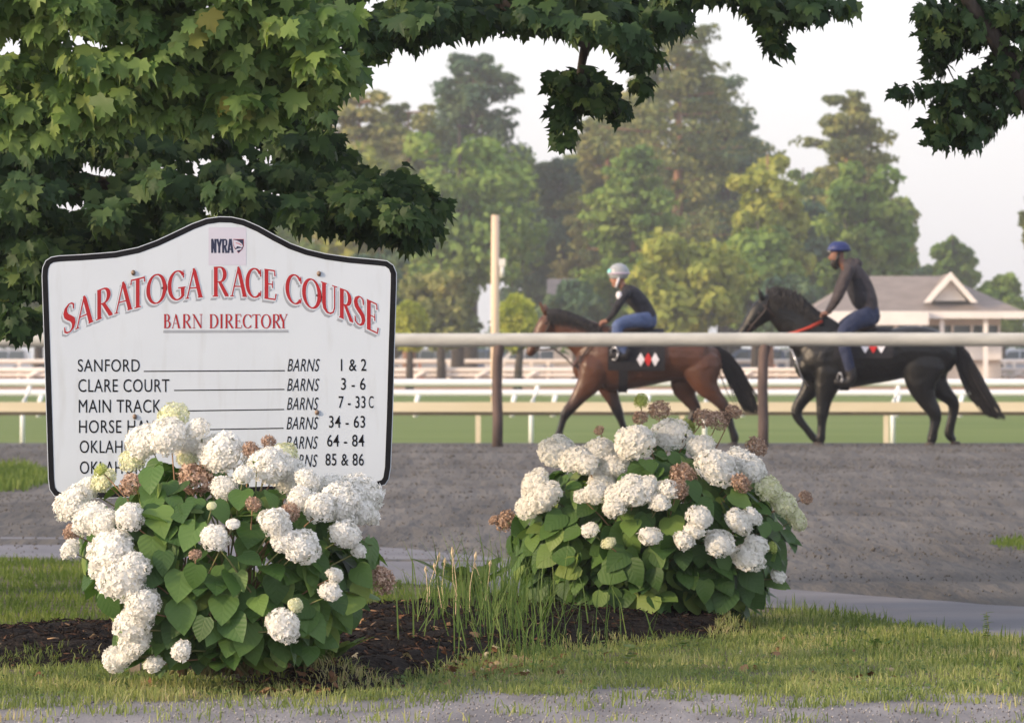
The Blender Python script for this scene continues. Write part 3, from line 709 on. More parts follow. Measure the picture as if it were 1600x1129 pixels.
# ------------------------------------------------------------------ barn directory sign
SD = 17.8
sign = empty('barn_directory_sign', P(345, 1060, SD), 'white arched barn directory board with black border and red title behind the hydrangea', 'sign')
SO = Vector(sign.location)
def S(px, py, dy=0.0):
    p = P(px, py, SD) - SO; return Vector((p.x, -dy, p.z))
outer = [(65, 432), (66, 418), (71, 407), (80, 401), (92, 399), (130, 397), (180, 393), (215, 386), (245, 375), (275, 361), (300, 349), (322, 341), (342, 338), (362, 338.5), (382, 343),
         (405, 353), (430, 367), (455, 380), (480, 389), (510, 396), (545, 401), (590, 405), (605, 407), (615, 414), (620, 426), (620, 445), (617, 540), (614, 650), (611, 730), (608, 748), (602, 757), (590, 761),
         (470, 767), (300, 773), (110, 780), (96, 780), (84, 774), (77, 764), (75, 748), (72, 650), (68, 520)]
def inset(pts, w):
    out = []; n = len(pts)
    for i in range(n):
        p = np.array(pts[i]); a = np.array(pts[i-1]); b = np.array(pts[(i+1) % n])
        t = (b-a)/np.linalg.norm(b-a); nrm = np.array([-t[1], t[0]])
        out.append(tuple(p + nrm*w))
    return out
inner0 = inset(outer, 1.2); inner = inset(outer, 9.5)
def prism(pts, y_front, y_back):
    n = len(pts); vs = [S(x, y, y_front) for x, y in pts] + [S(x, y, y_back) for x, y in pts]
    fs = [tuple(range(n)), tuple(range(n, 2*n))[::-1]] + [(i, i+n, (i+1) % n+n, (i+1) % n) for i in range(n)]
    return vs, fs
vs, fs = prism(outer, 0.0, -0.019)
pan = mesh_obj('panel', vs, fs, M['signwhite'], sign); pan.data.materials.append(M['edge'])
for p in pan.data.polygons[2:]: p.material_index = 1
n = len(outer)
vs = [S(x, y, 0.0012) for x, y in inner0] + [S(x, y, 0.0012) for x, y in inner] + [S(x, y, 0.0) for x, y in inner0] + [S(x, y, 0.0) for x, y in inner]
fs = [(i, (i+1) % n, (i+1) % n+n, i+n) for i in range(n)] + [(i+2*n, i, i+n, i+3*n)[:0] or (i, i+2*n, (i+1) % n+2*n, (i+1) % n) for i in range(n)] + [(i+n, (i+1) % n+n, (i+1) % n+3*n, i+3*n) for i in range(n)]
mesh_obj('border', vs, fs, M['black'], sign)
for px in (209, 496):
    mb = MB(); a = S(px-9, 1085, 0); b_ = S(px+9, 415, 0); mb.box(a.x, b_.x, 0.022, 0.11, a.z, b_.z); mb.build('post', M['postwood'], sign)
for px, py in [(208.3, 426), (498.4, 427.5), (210.6, 650.5), (495.3, 644)]:
    mb = MB(); c = S(px, py, 0); mb.ball((c.x, -0.004, c.z), (0.0075, 0.006, 0.0095), 12, 8); mb.build('bolt', M['bolt'], sign, True)

# --- serif lettering drawn stroke by stroke (unit box, y up); width = stroke weight in cap heights
def arc(cx, cy, rx, ry, a0, a1, wmin, wmax, n=14):
    out = []
    for i in range(n+1):
        a = math.radians(a0 + (a1-a0)*i/n); out.append((cx+rx*math.cos(a), cy+ry*math.sin(a), wmin+(wmax-wmin)*abs(math.cos(a))**1.3))
    return out
TK, TN = 0.115, 0.038      # thick, thin
def serif(x, y, hw=0.13): return [(x-hw, y, TN*0.9), (x+hw, y, TN*0.9)]
GL = {
 'S': [[(0.86, 0.74, .03), (0.84, 0.90, .05), (0.66, 0.965, .04), (0.45, 0.965, .05), (0.2, 0.87, .09), (0.14, 0.74, .12), (0.24, 0.61, .14), (0.5, 0.50, .15), (0.78, 0.39, .14), (0.88, 0.25, .11), (0.80, 0.11, .08), (0.58, 0.03, .05), (0.35, 0.03, .045), (0.12, 0.10, .05), (0.08, 0.27, .03)]],
 'A': [[(0.10, 0.02, TN), (0.47, 0.95, TN*1.1)], [(0.46, 1.0, .05), (0.52, 0.88, TK*0.9), (0.86, 0.02, TK)], [(0.24, 0.34, TN), (0.68, 0.34, TN)], serif(0.10, 0.015, .11), serif(0.86, 0.015, .14)],
 'R': [[(0.22, 0.0, TK), (0.22, 0.98, TK)], [(0.1, 0.978, TN), (0.5, 0.978, TN*1.2)], arc(0.46, 0.735, 0.30, 0.245, 90, -90, TN, TK), [(0.22, 0.49, TN), (0.5, 0.49, TN)], [(0.45, 0.49, TK*.8), (0.88, 0.02, TK)], serif(0.2, 0.015, .17), serif(0.9, 0.015, .09)],
 'T': [[(0.5, 0.0, TK), (0.5, 0.97, TK)], [(0.06, 0.965, TN*1.2), (0.94, 0.965, TN*1.2)], [(0.07, 0.99, .02), (0.05, 0.82, .045)], [(0.93, 1.01, .02), (0.96, 0.82, .045)], serif(0.5, 0.015, .22)],
 'O': [arc(0.5, 0.49, 0.43, 0.48, 0, 360, TN*1.1, TK, 36)],
 'G': [arc(0.54, 0.49, 0.45, 0.48, 42, 318, TN*1.1, TK, 28), [(0.84, 0.38, TK), (0.84, 0.10, TK*.8)], [(0.58, 0.40, TN), (1.0, 0.40, TN)], [(0.86, 0.98, .02), (0.88, 0.72, .04)]],
 'C': [arc(0.56, 0.49, 0.48, 0.48, 42, 318, TN*1.1, TK, 28), [(0.94, 0.96, .02), (0.95, 0.72, .045)], [(0.94, 0.05, .02), (0.96, 0.24, .035)]],
 'E': [[(0.24, 0.0, TK), (0.24, 0.98, TK)], [(0.08, 0.978, TN*1.2), (0.86, 0.978, TN*1.2)], [(0.08, 0.02, TN*1.2), (0.92, 0.02, TN*1.2)], [(0.24, 0.51, TN), (0.70, 0.51, TN)], [(0.85, 0.99, .02), (0.88, 0.80, .045)], [(0.90, 0.0, .02), (0.97, 0.21, .045)], [(0.70, 0.63, .02), (0.70, 0.39, .035)]],
 'U': [[(0.2, 0.98, TK), (0.2, 0.32, TK), (0.25, 0.14, TK*.9), (0.4, 0.03, TK*.6), (0.58, 0.02, TN*1.3), (0.76, 0.10, TN), (0.84, 0.26, TN), (0.84, 0.98, TN)], serif(0.2, 0.98, .18), serif(0.84, 0.98, .15)],
 'B': [[(0.22, 0.0, TK), (0.22, 0.98, TK)], [(0.06, 0.978, TN), (0.5, 0.978, TN)], arc(0.45, 0.75, 0.30, 0.23, 90, -90, TN, TK), [(0.22, 0.52, TN), (0.5, 0.52, TN)], arc(0.48, 0.27, 0.38, 0.25, 90, -90, TN, TK), [(0.06, 0.02, TN), (0.5, 0.02, TN)]],
 'N': [[(0.18, 0.0, TN), (0.18, 0.96, TN)], [(0.14, 0.98, TK*.8), (0.82, 0.03, TK)], [(0.82, 0.98, TN), (0.82, 0.0, TN)], serif(0.18, 0.015, .13), serif(0.82, 0.98, .14), serif(0.10, 0.98, .08)],
 'D': [[(0.2, 0.0, TK), (0.2, 0.98, TK)], [(0.05, 0.978, TN), (0.4, 0.978, TN)], [(0.05, 0.02, TN), (0.4, 0.02, TN)], arc(0.4, 0.5, 0.52, 0.478, 90, -90, TN, TK, 20)],
 'I': [[(0.5, 0.0, TK), (0.5, 0.98, TK)], serif(0.5, 0.015, .4), serif(0.5, 0.98, .4)],
 'Y': [[(0.5, 0.0, TK), (0.5, 0.48, TK)], [(0.12, 0.97, TK), (0.5, 0.45, TK)], [(0.88, 0.97, TN), (0.52, 0.45, TN)], serif(0.5, 0.015, .2), serif(0.14, 0.98, .16), serif(0.87, 0.98, .13)],
}
def strokes_mesh(glyph, x0, x1, cap, basef, dyx, dyy, depth, grow, mb, weight=1.0):
    w = x1-x0
    for si, st in enumerate(glyph):
        pts = [(x0+u*w, v*cap, wt*cap*weight*0.5+grow) for u, v, wt in st]
        L_ = []; R_ = []
        n = len(pts)
        for i in range(n):
            a = pts[max(i-1, 0)]; b = pts[min(i+1, n-1)]
            tx, ty = b[0]-a[0], b[1]-a[1]; l = math.hypot(tx, ty)+1e-9; nx, ny = -ty/l, tx/l
            ex = ey = 0
            if grow and i in (0, n-1):
                sg = -1 if i == 0 else 1; ex, ey = tx/l*grow*sg, ty/l*grow*sg
            hw = pts[i][2]
            L_.append((pts[i][0]+nx*hw+ex, pts[i][1]+ny*hw+ey)); R_.append((pts[i][0]-nx*hw+ex, pts[i][1]-ny*hw+ey))
        vs = []
        for (X, Y) in L_ + R_:
            vs.append(S(X+dyx, basef(X)-Y+dyy, depth + si*0.00004))
        mb.add(vs, [(i, i+1, n+i+1, n+i) for i in range(n-1)])
bx = [100, 108, 121, 143.6, 152, 174.5, 183, 204, 215, 243.6, 275, 291.5, 316, 334, 354, 385, 398.5, 411.5, 431, 460, 488, 517, 529, 551, 564, 571.6, 589.5]
by = [524, 520.5, 513, 503.5, 500, 491.5, 489.5, 483, 480.5, 475, 469, 466.4, 464, 463.3, 463, 463.3, 465, 466, 468.5, 475, 482, 490.5, 494.5, 504, 509.5, 513, 521]
co = np.polyfit(bx, by, 6)
basef = lambda x: float(np.polyval(co, x))
TITLE = [('S', 99.5, 117.5), ('A', 118, 146), ('R', 149, 176.5), ('A', 179, 207), ('T', 203.5, 227), ('O', 229.5, 259.5), ('G', 262.5, 290), ('A', 290, 317), ('R', 331.5, 357.5), ('A', 360, 386), ('C', 384.5, 408.5), ('E', 411.5, 432), ('C', 447, 471.5), ('O', 473, 501), ('U', 501, 527), ('R', 529, 552), ('S', 553.5, 570), ('E', 571.5, 591.5)]
for ch, x0, x1 in TITLE:
    g = [[(u, v, wt*1.12) for u, v, wt in st] for st in GL[ch]]
    sh = MB(); strokes_mesh(g, x0, x1, 46.5, basef, -3.6, 5.2, 0.0008, 0.0, sh)
    strokes_mesh(g, x0, x1, 46.5, basef, -2.4, 3.6, 0.0010, 0.0, sh)
    o1 = sh.build('letter_shadow', M['sgrey'], sign)
    wh = MB(); strokes_mesh(g, x0, x1, 46.5, basef, -0.4, 0.5, 0.0014, 1.5, wh); wh.build('letter_outline', M['signwhite'], sign)
    rd = MB(); strokes_mesh(g, x0, x1, 46.5, basef, 0, 0, 0.0020, 0.0, rd); rd.build('letter', M['red'], sign)
SUB = [('B', 255.5, 267), ('A', 268.4, 281.5), ('R', 284.6, 299), ('N', 300, 317.3), ('D', 326.9, 341), ('I', 343.3, 348.7), ('R', 350.8, 364.8), ('E', 366.4, 378), ('C', 379.5, 393), ('T', 393.8, 407), ('O', 408, 423.3), ('R', 425, 438.5), ('Y', 436, 449.6)]
for ch, x0, x1 in SUB:
    rd = MB(); strokes_mesh(GL[ch], x0, x1, 22, lambda x: 512.6, 0, 0, 0.0012, 0.0, rd, 1.15); rd.build('letter', M['red'], sign)
def quad(pts, dy, name, mat):
    return mesh_obj(name, [S(x, y, dy) for x, y in pts], [tuple(range(len(pts)))], mat, sign)
quad([(255, 515.8), (450.5, 515.2), (450.5, 516.4), (255, 517)], 0.0011, 'underline', M['sgrey'])
quad([(255, 517.8), (450.5, 517.2), (450.5, 519.2), (255, 519.8)], 0.0011, 'underline', M['sgrey'])

# --- sticker with initials and shield
quad([(326, 355), (384.7, 355), (384.7, 414.5), (326, 414.5)], 0.0006, 'sticker', M['sticker'])
SG = {'N': [[(0.14, 0, .15), (0.14, 1, .15)], [(0.14, 1, .15), (0.86, 0, .15)], [(0.86, 0, .15), (0.86, 1, .15)]],
      'Y': [[(0.5, 0, .15), (0.5, 0.45, .15)], [(0.1, 1, .14), (0.5, 0.42, .14)], [(0.9, 1, .14), (0.5, 0.42, .14)]],
      'R': [[(0.14, 0, .15), (0.14, 1, .15)], [(0.14, 0.94, .12), (0.7, 0.94, .12), (0.84, 0.85, .13), (0.84, 0.6, .13), (0.7, 0.5, .12), (0.14, 0.5, .12)], [(0.5, 0.5, .14), (0.86, 0, .15)]],
      'A': [[(0.08, 0, .15), (0.45, 1, .15)], [(0.55, 1, .15), (0.92, 0, .15)], [(0.2, 0.26, .1), (0.8, 0.26, .1)]]}
for ch, x0, x1 in [('N', 330.5, 337.6), ('Y', 338.8, 346.4), ('R', 347.6, 355), ('A', 356, 364)]:
    q = MB(); strokes_mesh(SG[ch], x0, x1, 22, lambda x: 395.2, 0, 0, 0.0012, 0.0, q); q.build('letter', M['navy'], sign)
sh_out = [(364.6, 373.4), (381, 373.4), (381, 384), (379, 389), (372.8, 395.6), (367, 389), (364.8, 384)]
quad(sh_out, 0.0010, 'shield_edge', M['red'])
quad([(372.8+(x-372.8)*0.92, 384+(y-384)*0.94) for x, y in sh_out], 0.0013, 'shield', M['navy'])
quad([(364.9, 374.6), (369, 375.4), (374, 377.6), (378.5, 381.5), (379.6, 385), (377.5, 386.4), (374, 385.2), (370.5, 384.6), (368.4, 388), (366.2, 385.5), (365.2, 381)], 0.0016, 'horse_emblem', M['sticker'])
quad([(368.5, 379), (373, 379.8), (378, 383), (377.4, 383.6), (372.6, 380.9), (368.5, 380)], 0.0018, 'emblem_line', M['red'])
quad([(367, 390.2), (372, 388.2), (378, 387.4), (376.5, 390), (372.5, 390.6), (369.4, 392.4)], 0.0016, 'emblem_line', M['sticker'])

# --- directory rows
txt = []
def text(body, x0, x1, base_l, cap, shear=0.0, thick=0.0, slope=0.0):
    cu = bpy.data.curves.new('lettering', 'FONT'); cu.body = body; cu.size = 1.0; cu.shear = shear; cu.offset = thick
    cu.materials.append(M['black']); cu.resolution_u = 4; cu.space_character = 1.06
    o = bpy.data.objects.new('lettering', cu); col.objects.link(o); o.parent = sign
    txt.append((o, x0, x1, base_l, cap, slope))
rows = [("SANFORD", 121.6, 218.4, 580.3, 19.3, "1 & 2", 532.5, 572.5, 579, (224.7, 445, 579.8, 578.8), 449, 499.7, 579.8),
        ("CLARE COURT", 122.2, 264.7, 612, 20, "3 - 6", 533, 571, 608.6, (272, 444.4, 609.6, 608), 448.5, 499, 610.4),
        ("MAIN TRACK", 123, 251.4, 644.2, 20.3, "7 - 33", 529, 571, 637, (283, 443.7, 641.7, 639.3), 448.2, 497.6, 640),
        ("HORSE HAVEN", 123.4, 268, 676, 20, "34 - 63", 514, 570.3, 667.6, (276, 443, 671.5, 668.6), 447.6, 497.3, 670.4),
        ("OKLAHOMA", 124.5, 239.7, 707.2, 19.6, "64 - 84", 511, 569, 697, (250, 443, 703, 699.2), 447, 496.7, 700.6),
        ("OKLAHOMA", 124.7, 239.7, 739.7, 19.6, "85 & 86", 508.4, 568.4, 726.6, (250, 442, 735, 729), 446, 496, 728.9)]
for (nm, a, b_, base, cap, num, c, d_, nb, ln, e, f_, bb) in rows:
    text(nm, a, b_, base, cap, 0, 0.0)
    text("BARNS", e, f_, bb, 19.5, 0.28, 0.0)
    text(num, c, d_, nb, 18.6, 0, 0.006)
    quad([(ln[0], ln[2]-0.8), (ln[1], ln[3]-0.8), (ln[1], ln[3]+0.8), (ln[0], ln[2]+0.8)], 0.0011, 'rule_line', M['black'])
text("C", 576, 583.6, 637, 18.6, 0, 0.0)
bpy.context.view_layer.update()
for (o, x0, x1, base, cap, slope) in txt:
    bb = [Vector(c) for c in o.bound_box]; w = max(v.x for v in bb)-min(v.x for v in bb); h = 0.73
    mx_ = min(v.x for v in bb); hh_ = max(v.y for v in bb)
    k = SD/F
    sx = (x1-x0)*k/w; sy = cap*k/hh_
    o.rotation_euler = (math.radians(90), 0, 0); o.scale = (sx, sy, 1)
    p = S(x0, base, 0.0011); o.location = (p.x - mx_*sx, p.y, p.z)
dg = bpy.context.evaluated_depsgraph_get()
for t_ in txt:
    o = t_[0]; me = bpy.data.meshes.new_from_object(o.evaluated_get(dg)); q = link_mesh('row_lettering', me, M['black'], sign)
    q.location = o.location; q.rotation_euler = o.rotation_euler; q.scale = o.scale; bpy.data.objects.remove(o)

# ------------------------------------------------------------------ hydrangeas
def floret_head(seed, kind):
    """one flower head: hundreds of four-petalled florets on a lumpy dome, unit radius"""
    r = np.random.default_rng(seed); V = []; T = []
    nfl = {'w': 330, 's': 110, 'c': 300, 'g': 200, 'b': 300}[kind]; pet = {'w': 0.15, 's': 0.26, 'c': 0.14, 'g': 0.13, 'b': 0.15}[kind]
    lump = r.normal(0, 1, (11, 3)); lump /= np.linalg.norm(lump, axis=1)[:, None]
    for i in range(nfl):
        z = 1 - (1.35 if kind != 'b' else 1.8)*(i+0.5)/nfl; ph = i*2.399963 + r.normal(0, 0.05)
        q = math.sqrt(max(0, 1-z*z)); v = np.array([q*math.cos(ph), q*math.sin(ph), z])
        rad = 0.80 + 0.24*np.max(lump@v)**6 + r.normal(0, 0.035)
        if kind == 'b': rad = r.uniform(0.6, 1.02)
        c = v*rad; n = v + r.normal(0, 0.42 if kind != 'b' else 0.7, 3); n /= np.linalg.norm(n)
        R_ = orient(n, r.normal(0, 1, 3)); s = pet*r.uniform(0.8, 1.2)
        k0 = len(V)
        # 4 petals, each a bent rhomb
        for a in range(4):
            ca, sa = math.cos(a*math.pi/2), math.sin(a*math.pi/2); cup = r.uniform(-0.15, 0.35)
            loc = [(0, 0, 0), (0.55, 0.42, 0.1+cup*.4), (1.05, 0.0, cup), (0.55, -0.42, 0.1+cup*.4)]
            b0 = len(V)
            for (x, y, zz) in loc:
                p = np.array([x*ca-y*sa, x*sa+y*ca, zz])*s; V.append(c + R_@p)
            T += [(b0, b0+1, b0+2), (b0, b0+2, b0+3)]
    # core
    V = np.array(V); 
    if kind != 'b':
        b0 = len(V); cv = []; 
        for i in range(7):
            th = math.pi*i/6*0.62
            for k in range(12): cv.append((0.72*math.sin(th)*math.cos(k*math.pi/6), 0.72*math.sin(th)*math.sin(k*math.pi/6), 0.72*math.cos(th)))
        for i in range(6):
            for k in range(12):
                a, b_, c_, d_ = b0+i*12+k, b0+(i+1)*12+k, b0+(i+1)*12+(k+1) % 12, b0+i*12+(k+1) % 12
                T += [(a, b_, c_), (a, c_, d_)]
        V = np.concatenate([V, np.array(cv)])
    return arr_mesh('flower_head', V, np.array(T), {'w': M['fwhite'], 's': M['fwhite'], 'c': M['fcream'], 'g': M['fgreen'], 'b': M['fdry']}[kind])
HEADS = {'w': [floret_head(s, 'w') for s in (1, 2, 3, 4, 5)], 's': [floret_head(s, 's') for s in (21, 22, 23)], 'c': [floret_head(s, 'c') for s in (6, 7, 8)], 'g': [floret_head(9, 'g')], 'b': [floret_head(s, 'b') for s in (10, 11, 12)]}
hb = [heart_base(0.25, 0.22, 0.25), heart_base(0.6, 0.30, 0.45), heart_base(0.1, 0.12, 0.15), heart_base(0.4, 0.35, 0.05)]

def hydrangea(d0, cx, cyp, ax, az, ay, heads, leafbox, nleaf, size, label, seed, basez, mask, flatr=(0.72, 0.92)):
    """shrub: ellipsoid body centred at picture (cx, cyp); half axes ax, az (px) and ay (m)"""
    r = np.random.default_rng(seed); k = d0/F
    c = P(cx, cyp, d0); root = empty('hydrangea_bush', (c.x, d0, basez), label, 'shrub', 'white hydrangeas in the mulch bed')
    offv = -Vector(root.location)
    # stems
    stems = []
    def stem(to, mat='stem', rad=0.0035, name='stem'):
        b = Vector((c.x + r.normal(0, 0.09), d0 + r.normal(0, 0.08), basez-0.02)); to = Vector(to)
        m_ = b.lerp(to, 0.55) + Vector(((to.x-b.x)*-0.12, (to.y-b.y)*0.1, 0.04))
        mb = MB(); mb.tube([b+offv, b.lerp(m_, .5)+Vector((0, 0, .03))+offv, m_+offv, m_.lerp(to, .6)+offv+Vector((0, 0, .008)), to+offv], [rad*1.4, rad*1.2, rad, rad*.8, rad*.6], 5)
        mb.build(name, M[mat], root, True)
    cnt = {q: 0 for q in 'wcgbs'}; placed = []
    for (px, py, rp, kd) in heads:
        if kd == 'w' and rp < 21: kd = 's'
        u = (px-cx)/ax; v = (cyp-py)/az; q = 1-u*u-v*v
        dep = -ay*math.sqrt(q) if q > 0 else 0.0
        dep *= 1.06
        if v > 0.55: dep = dep*0.6 + r.uniform(-0.08, 0.12)
        d = d0 + dep; pos = P(px, py, d); rr_ = rp*d/F; placed.append((pos.x, pos.y, pos.z, rr_))
        ms_ = HEADS[kd]; me = ms_[cnt[kd] % len(ms_)]; cnt[kd] += 1
        o = bpy.data.objects.new('flower_head', me); col.objects.link(o); o.parent = root
        tilt = Vector((u*0.7 + r.normal(0, .15), -0.72 + r.normal(0, .1), 0.75)).normalized()
        Rm = Matrix(orient(tilt, r.normal(0, 1, 3)).tolist())
        flat = r.uniform(*flatr)
        o.matrix_local = Matrix.Translation(pos + offv) @ Rm.to_4x4() @ Matrix.Diagonal((rr_*r.uniform(0.95, 1.04), rr_*0.98, rr_*flat, 1))
        if kd == 'b': o["label"] = "dried brown flower head"
        elif kd == 'g': o["label"] = "small green unopened flower head"
        elif kd == 'c': o["label"] = "greenish cream flower head"
        stem(pos - tilt*rr_*0.5, 'drystem' if kd == 'b' or r.random() < .25 else 'stem')
    # leaves
    items = []
    tries = 0
    while len(items) < nleaf and tries < nleaf*40:
        tries += 1
        v = r.normal(0, 1, 3); v /= np.linalg.norm(v)
        back = v[1] > 0.25
        if back and r.random() < 0.6: continue
        rad = r.uniform(0.55, 1.0)**0.5 if r.random() < .65 else r.uniform(0.6, 1.02)
        q = np.array([c.x + v[0]*ax*k*rad, d0 + v[1]*ay*rad, c.z + v[2]*az*k*rad])
        if q[2] < basez + 0.02: continue
        ppx = 800 + q[0]/q[1]*F; ppy = HY - (q[2]-CAMZ)/q[1]*F
        if not mask(ppx, ppy): continue
        if any((q[0]-a)**2+(q[2]-c3)**2 < (0.95*rad_+0.012)**2 and q[1] < b_+0.06 for a, b_, c3, rad_ in placed): continue
        s = r.uniform(*size)*(0.85 if v[2] > 0.5 else 1.0)
        nn = np.array([v[0]*0.55, v[1]*0.5 - (0.25 if not back else -0.2), max(v[2], 0)*0.4+0.55]) + r.normal(0, 0.30, 3)
        tip = np.array([v[0]*0.8, v[1]*0.5, -0.75]) + r.normal(0, 0.35, 3)
        R_ = orient(nn, tip); items.append((q - R_@np.array([0, 0.5*s, 0]), R_*s*np.array([[1.12, 1, 1]]), s, rad - (0.8 if back else 0)))
    items.sort(key=lambda m: -m[3])
    items = [(a, b_, s) for a, b_, s, _ in items]
    leaves_as_parts(root, offv, items, hb, M['hleaf'], 300)
    for i in range(26):
        q = items[int(r.integers(0, min(300, len(items))))][0]; stem(q, 'stem' if r.random() < .7 else 'drystem', 0.0028)
    return root

LH = [(270, 655, 28, 'c'), (228, 690, 34, 'w'), (264, 683, 32, 'w'), (294, 699, 22, 'w'), (310, 671, 18, 'w'), (348, 709, 42, 'w'), (208, 718, 22, 'c'), (294, 717, 17, 'c'), (158, 734, 12, 'g'), (163, 752, 22, 'c'),
      (306, 748, 30, 'b'), (206, 756, 21, 'b'), (350, 763, 22, 'w'), (422, 727, 34, 'w'), (454, 747, 32, 'w'), (442, 712, 24, 'c'), (480, 750, 22, 'w'), (392, 703, 15, 'b'), (420, 691, 13, 'b'), (402, 722, 13, 'g'),
      (514, 760, 23, 'w'), (558, 772, 40, 'w'), (532, 790, 36, 'w'), (555, 797, 30, 'w'), (498, 793, 27, 'w'), (470, 779, 22, 'w'), (578, 806, 16, 'w'), (115, 787, 32, 'w'), (143, 813, 31, 'w'), (165, 818, 24, 'w'), (202, 808, 25, 'w'),
      (140, 763, 22, 'w'), (110, 857, 17, 'w'), (112, 830, 15, 'b'), (175, 858, 39, 'w'), (160, 882, 26, 'w'), (192, 905, 38, 'w'), (210, 885, 26, 'w'), (222, 945, 32, 'w'), (208, 972, 32, 'w'), (212, 1002, 27, 'w'), (184, 1031, 25, 'w'), (202, 1022, 16, 'w'),
      (240, 1037, 15, 'w'), (284, 1016, 17, 'w'), (335, 840, 24, 'w'), (364, 819, 11, 'w'), (430, 817, 27, 'w'), (469, 853, 33, 'w'), (446, 845, 22, 'w'), (453, 800, 17, 'b'), (396, 787, 13, 'b'), (538, 836, 27, 'w'), (559, 860, 13, 'w'),
      (523, 898, 13, 'w'), (516, 924, 17, 'w'), (461, 945, 13, 'c'), (443, 977, 29, 'w'), (598, 906, 23, 'b'), (305, 866, 11, 'b'), (380, 742, 16, 'w'), (330, 790, 8, 'c')]
def maskL(x, y):
    topl = np.interp(x, [100, 130, 160, 200, 260, 330, 400, 480, 560, 610], [850, 800, 745, 730, 690, 735, 760, 770, 800, 880])
    lft = np.interp(y, [700, 780, 850, 900, 960, 1040], [200, 130, 118, 135, 175, 200]); rgt = np.interp(y, [700, 800, 880, 960, 1040], [480, 590, 592, 560, 470])
    return topl < y < 1040 and lft < x < rgt
hydrangea(17.05, 350, 905, 262, 215, 0.42, LH, None, 540, (0.072, 0.118), 'hydrangea bush in front of the sign with a trailing chain of white blooms', 101, 0.09, maskL)
RH = [(871, 706, 31, 'w'), (899, 718, 25, 'w'), (935, 706, 28, 'w'), (917, 726, 18, 'w'), (991, 693, 36, 'w'), (1048, 679, 31, 'w'), (960, 728, 22, 'w'), (1094, 697, 23, 'w'), (1121, 731, 35, 'w'), (1160, 727, 33, 'w'), (1177, 733, 25, 'w'), (1158, 755, 18, 'b'),
      (1002, 626, 14, 'g'), (1030, 640, 19, 'b'), (1000, 652, 13, 'b'), (1073, 668, 16, 'g'), (1100, 653, 20, 'b'), (1122, 656, 18, 'b'), (1146, 643, 14, 'b'), (1182, 697, 19, 'b'), (1067, 742, 23, 'b'), (1059, 764, 18, 'b'),
      (836, 757, 27, 'w'), (851, 778, 30, 'w'), (825, 792, 22, 'w'), (790, 813, 19, 'b'), (771, 812, 9, 'b'), (942, 750, 27, 'w'), (930, 770, 21, 'w'), (990, 766, 31, 'w'), (966, 776, 25, 'w'), (960, 792, 21, 'w'), (1009, 760, 22, 'w'),
      (1043, 764, 18, 'w'), (1030, 784, 17, 'w'), (922, 828, 14, 'w'), (951, 849, 12, 'c'), (1016, 838, 18, 'w'), (1068, 844, 17, 'w'), (1094, 808, 23, 'w'), (1086, 828, 16, 'w'), (1123, 849, 26, 'w'), (1152, 816, 25, 'w'), (1175, 807, 16, 'w'),
      (1170, 871, 28, 'w'), (1181, 853, 20, 'w'), (1202, 764, 24, 'c'), (1224, 788, 24, 'c'), (1243, 810, 21, 'c'), (1206, 855, 11, 'g'), (1216, 900, 13, 'w'), (1259, 777, 12, 'b'), (910, 775, 14, 'w'), (1112, 722, 20, 'w'), (936, 672, 9, 'b')]
def maskR(x, y):
    topl = np.interp(x, [780, 820, 860, 920, 1000, 1080, 1160, 1220, 1250], [830, 790, 715, 720, 680, 690, 745, 790, 830])
    lft = np.interp(y, [700, 780, 820, 880, 960, 985], [880, 830, 788, 792, 840, 930]); rgt = np.interp(y, [700, 780, 850, 920, 985], [1180, 1232, 1240, 1215, 1160])
    return topl < y < 985 and lft < x < rgt
hydrangea(21.0, 1018, 850, 232, 178, 0.50, RH, None, 760, (0.075, 0.122), 'hydrangea bush on its own beside the dirt with dry heads on top', 102, 0.07, maskR, (0.56, 0.76))

# ------------------------------------------------------------------ small plants and litter
def toothed_leaf():
    vs = []; fs = []
    ys = np.linspace(0, 1, 9)
    for i, y in enumerate(ys):
        w = (0.05 + 0.16*math.sin(math.pi*min(1, y*1.05))**0.8)*(1.0 if i % 2 else 0.45)
        vs += [(0, y, -0.25*y*y+0.25*y), (w, y-0.03, -0.25*y*y+0.25*y+.02), (-w, y-0.03, -0.25*y*y+0.25*y+.02)]
    for i in range(8):
        a = i*3; b_ = a+3
        fs += [(a, a+1, b_+1), (a, b_+1, b_), (a, b_, b_+2), (a, b_+2, a+2)]
    return vs, fs
tl_ = link_shared('leaf', toothed_leaf(), M['weed'])
def rosette(px, py, n, s, label, seed, z0=None, name='dandelion_plant', cat='plant', mesh=tl_, up=0.5):
    r = np.random.default_rng(seed); x, y = G(px, py, 0.03); z = surfz(x, y)
    root = empty(name, (x, y, z), label, cat)
    for i in range(n):
        a = i*2*math.pi/n + r.normal(0, .3); dirv = Vector((math.cos(a), math.sin(a), up*r.uniform(.4, 1.6)))
        nn = Vector((-math.cos(a)*0.6, -math.sin(a)*0.6, 1.0)); R_ = orient(nn, dirv)*s*r.uniform(.7, 1.15)
        o = bpy.data.objects.new('leaf', mesh); col.objects.link(o); o.parent = root
        o.matrix_local = Matrix(R_.tolist()).to_4x4()
    return root
rosette(515, 1062, 13, 0.20, 'dandelion with jagged leaves at the front foot of the flowering bush', 5)
rosette(470, 1066, 8, 0.12, 'small pale toothed weed beside the larger dandelion', 6)
rosette(735, 960, 12, 0.30, 'broad dark dock plant rising from the tall weeds', 7, name='dock_plant', up=1.8)
rosette(1375, 1010, 8, 0.09, 'little leafy weed in the grass by the paved path', 8, name='leafy_weed')
hl = link_shared('leaf', hb[0], M['weed'])
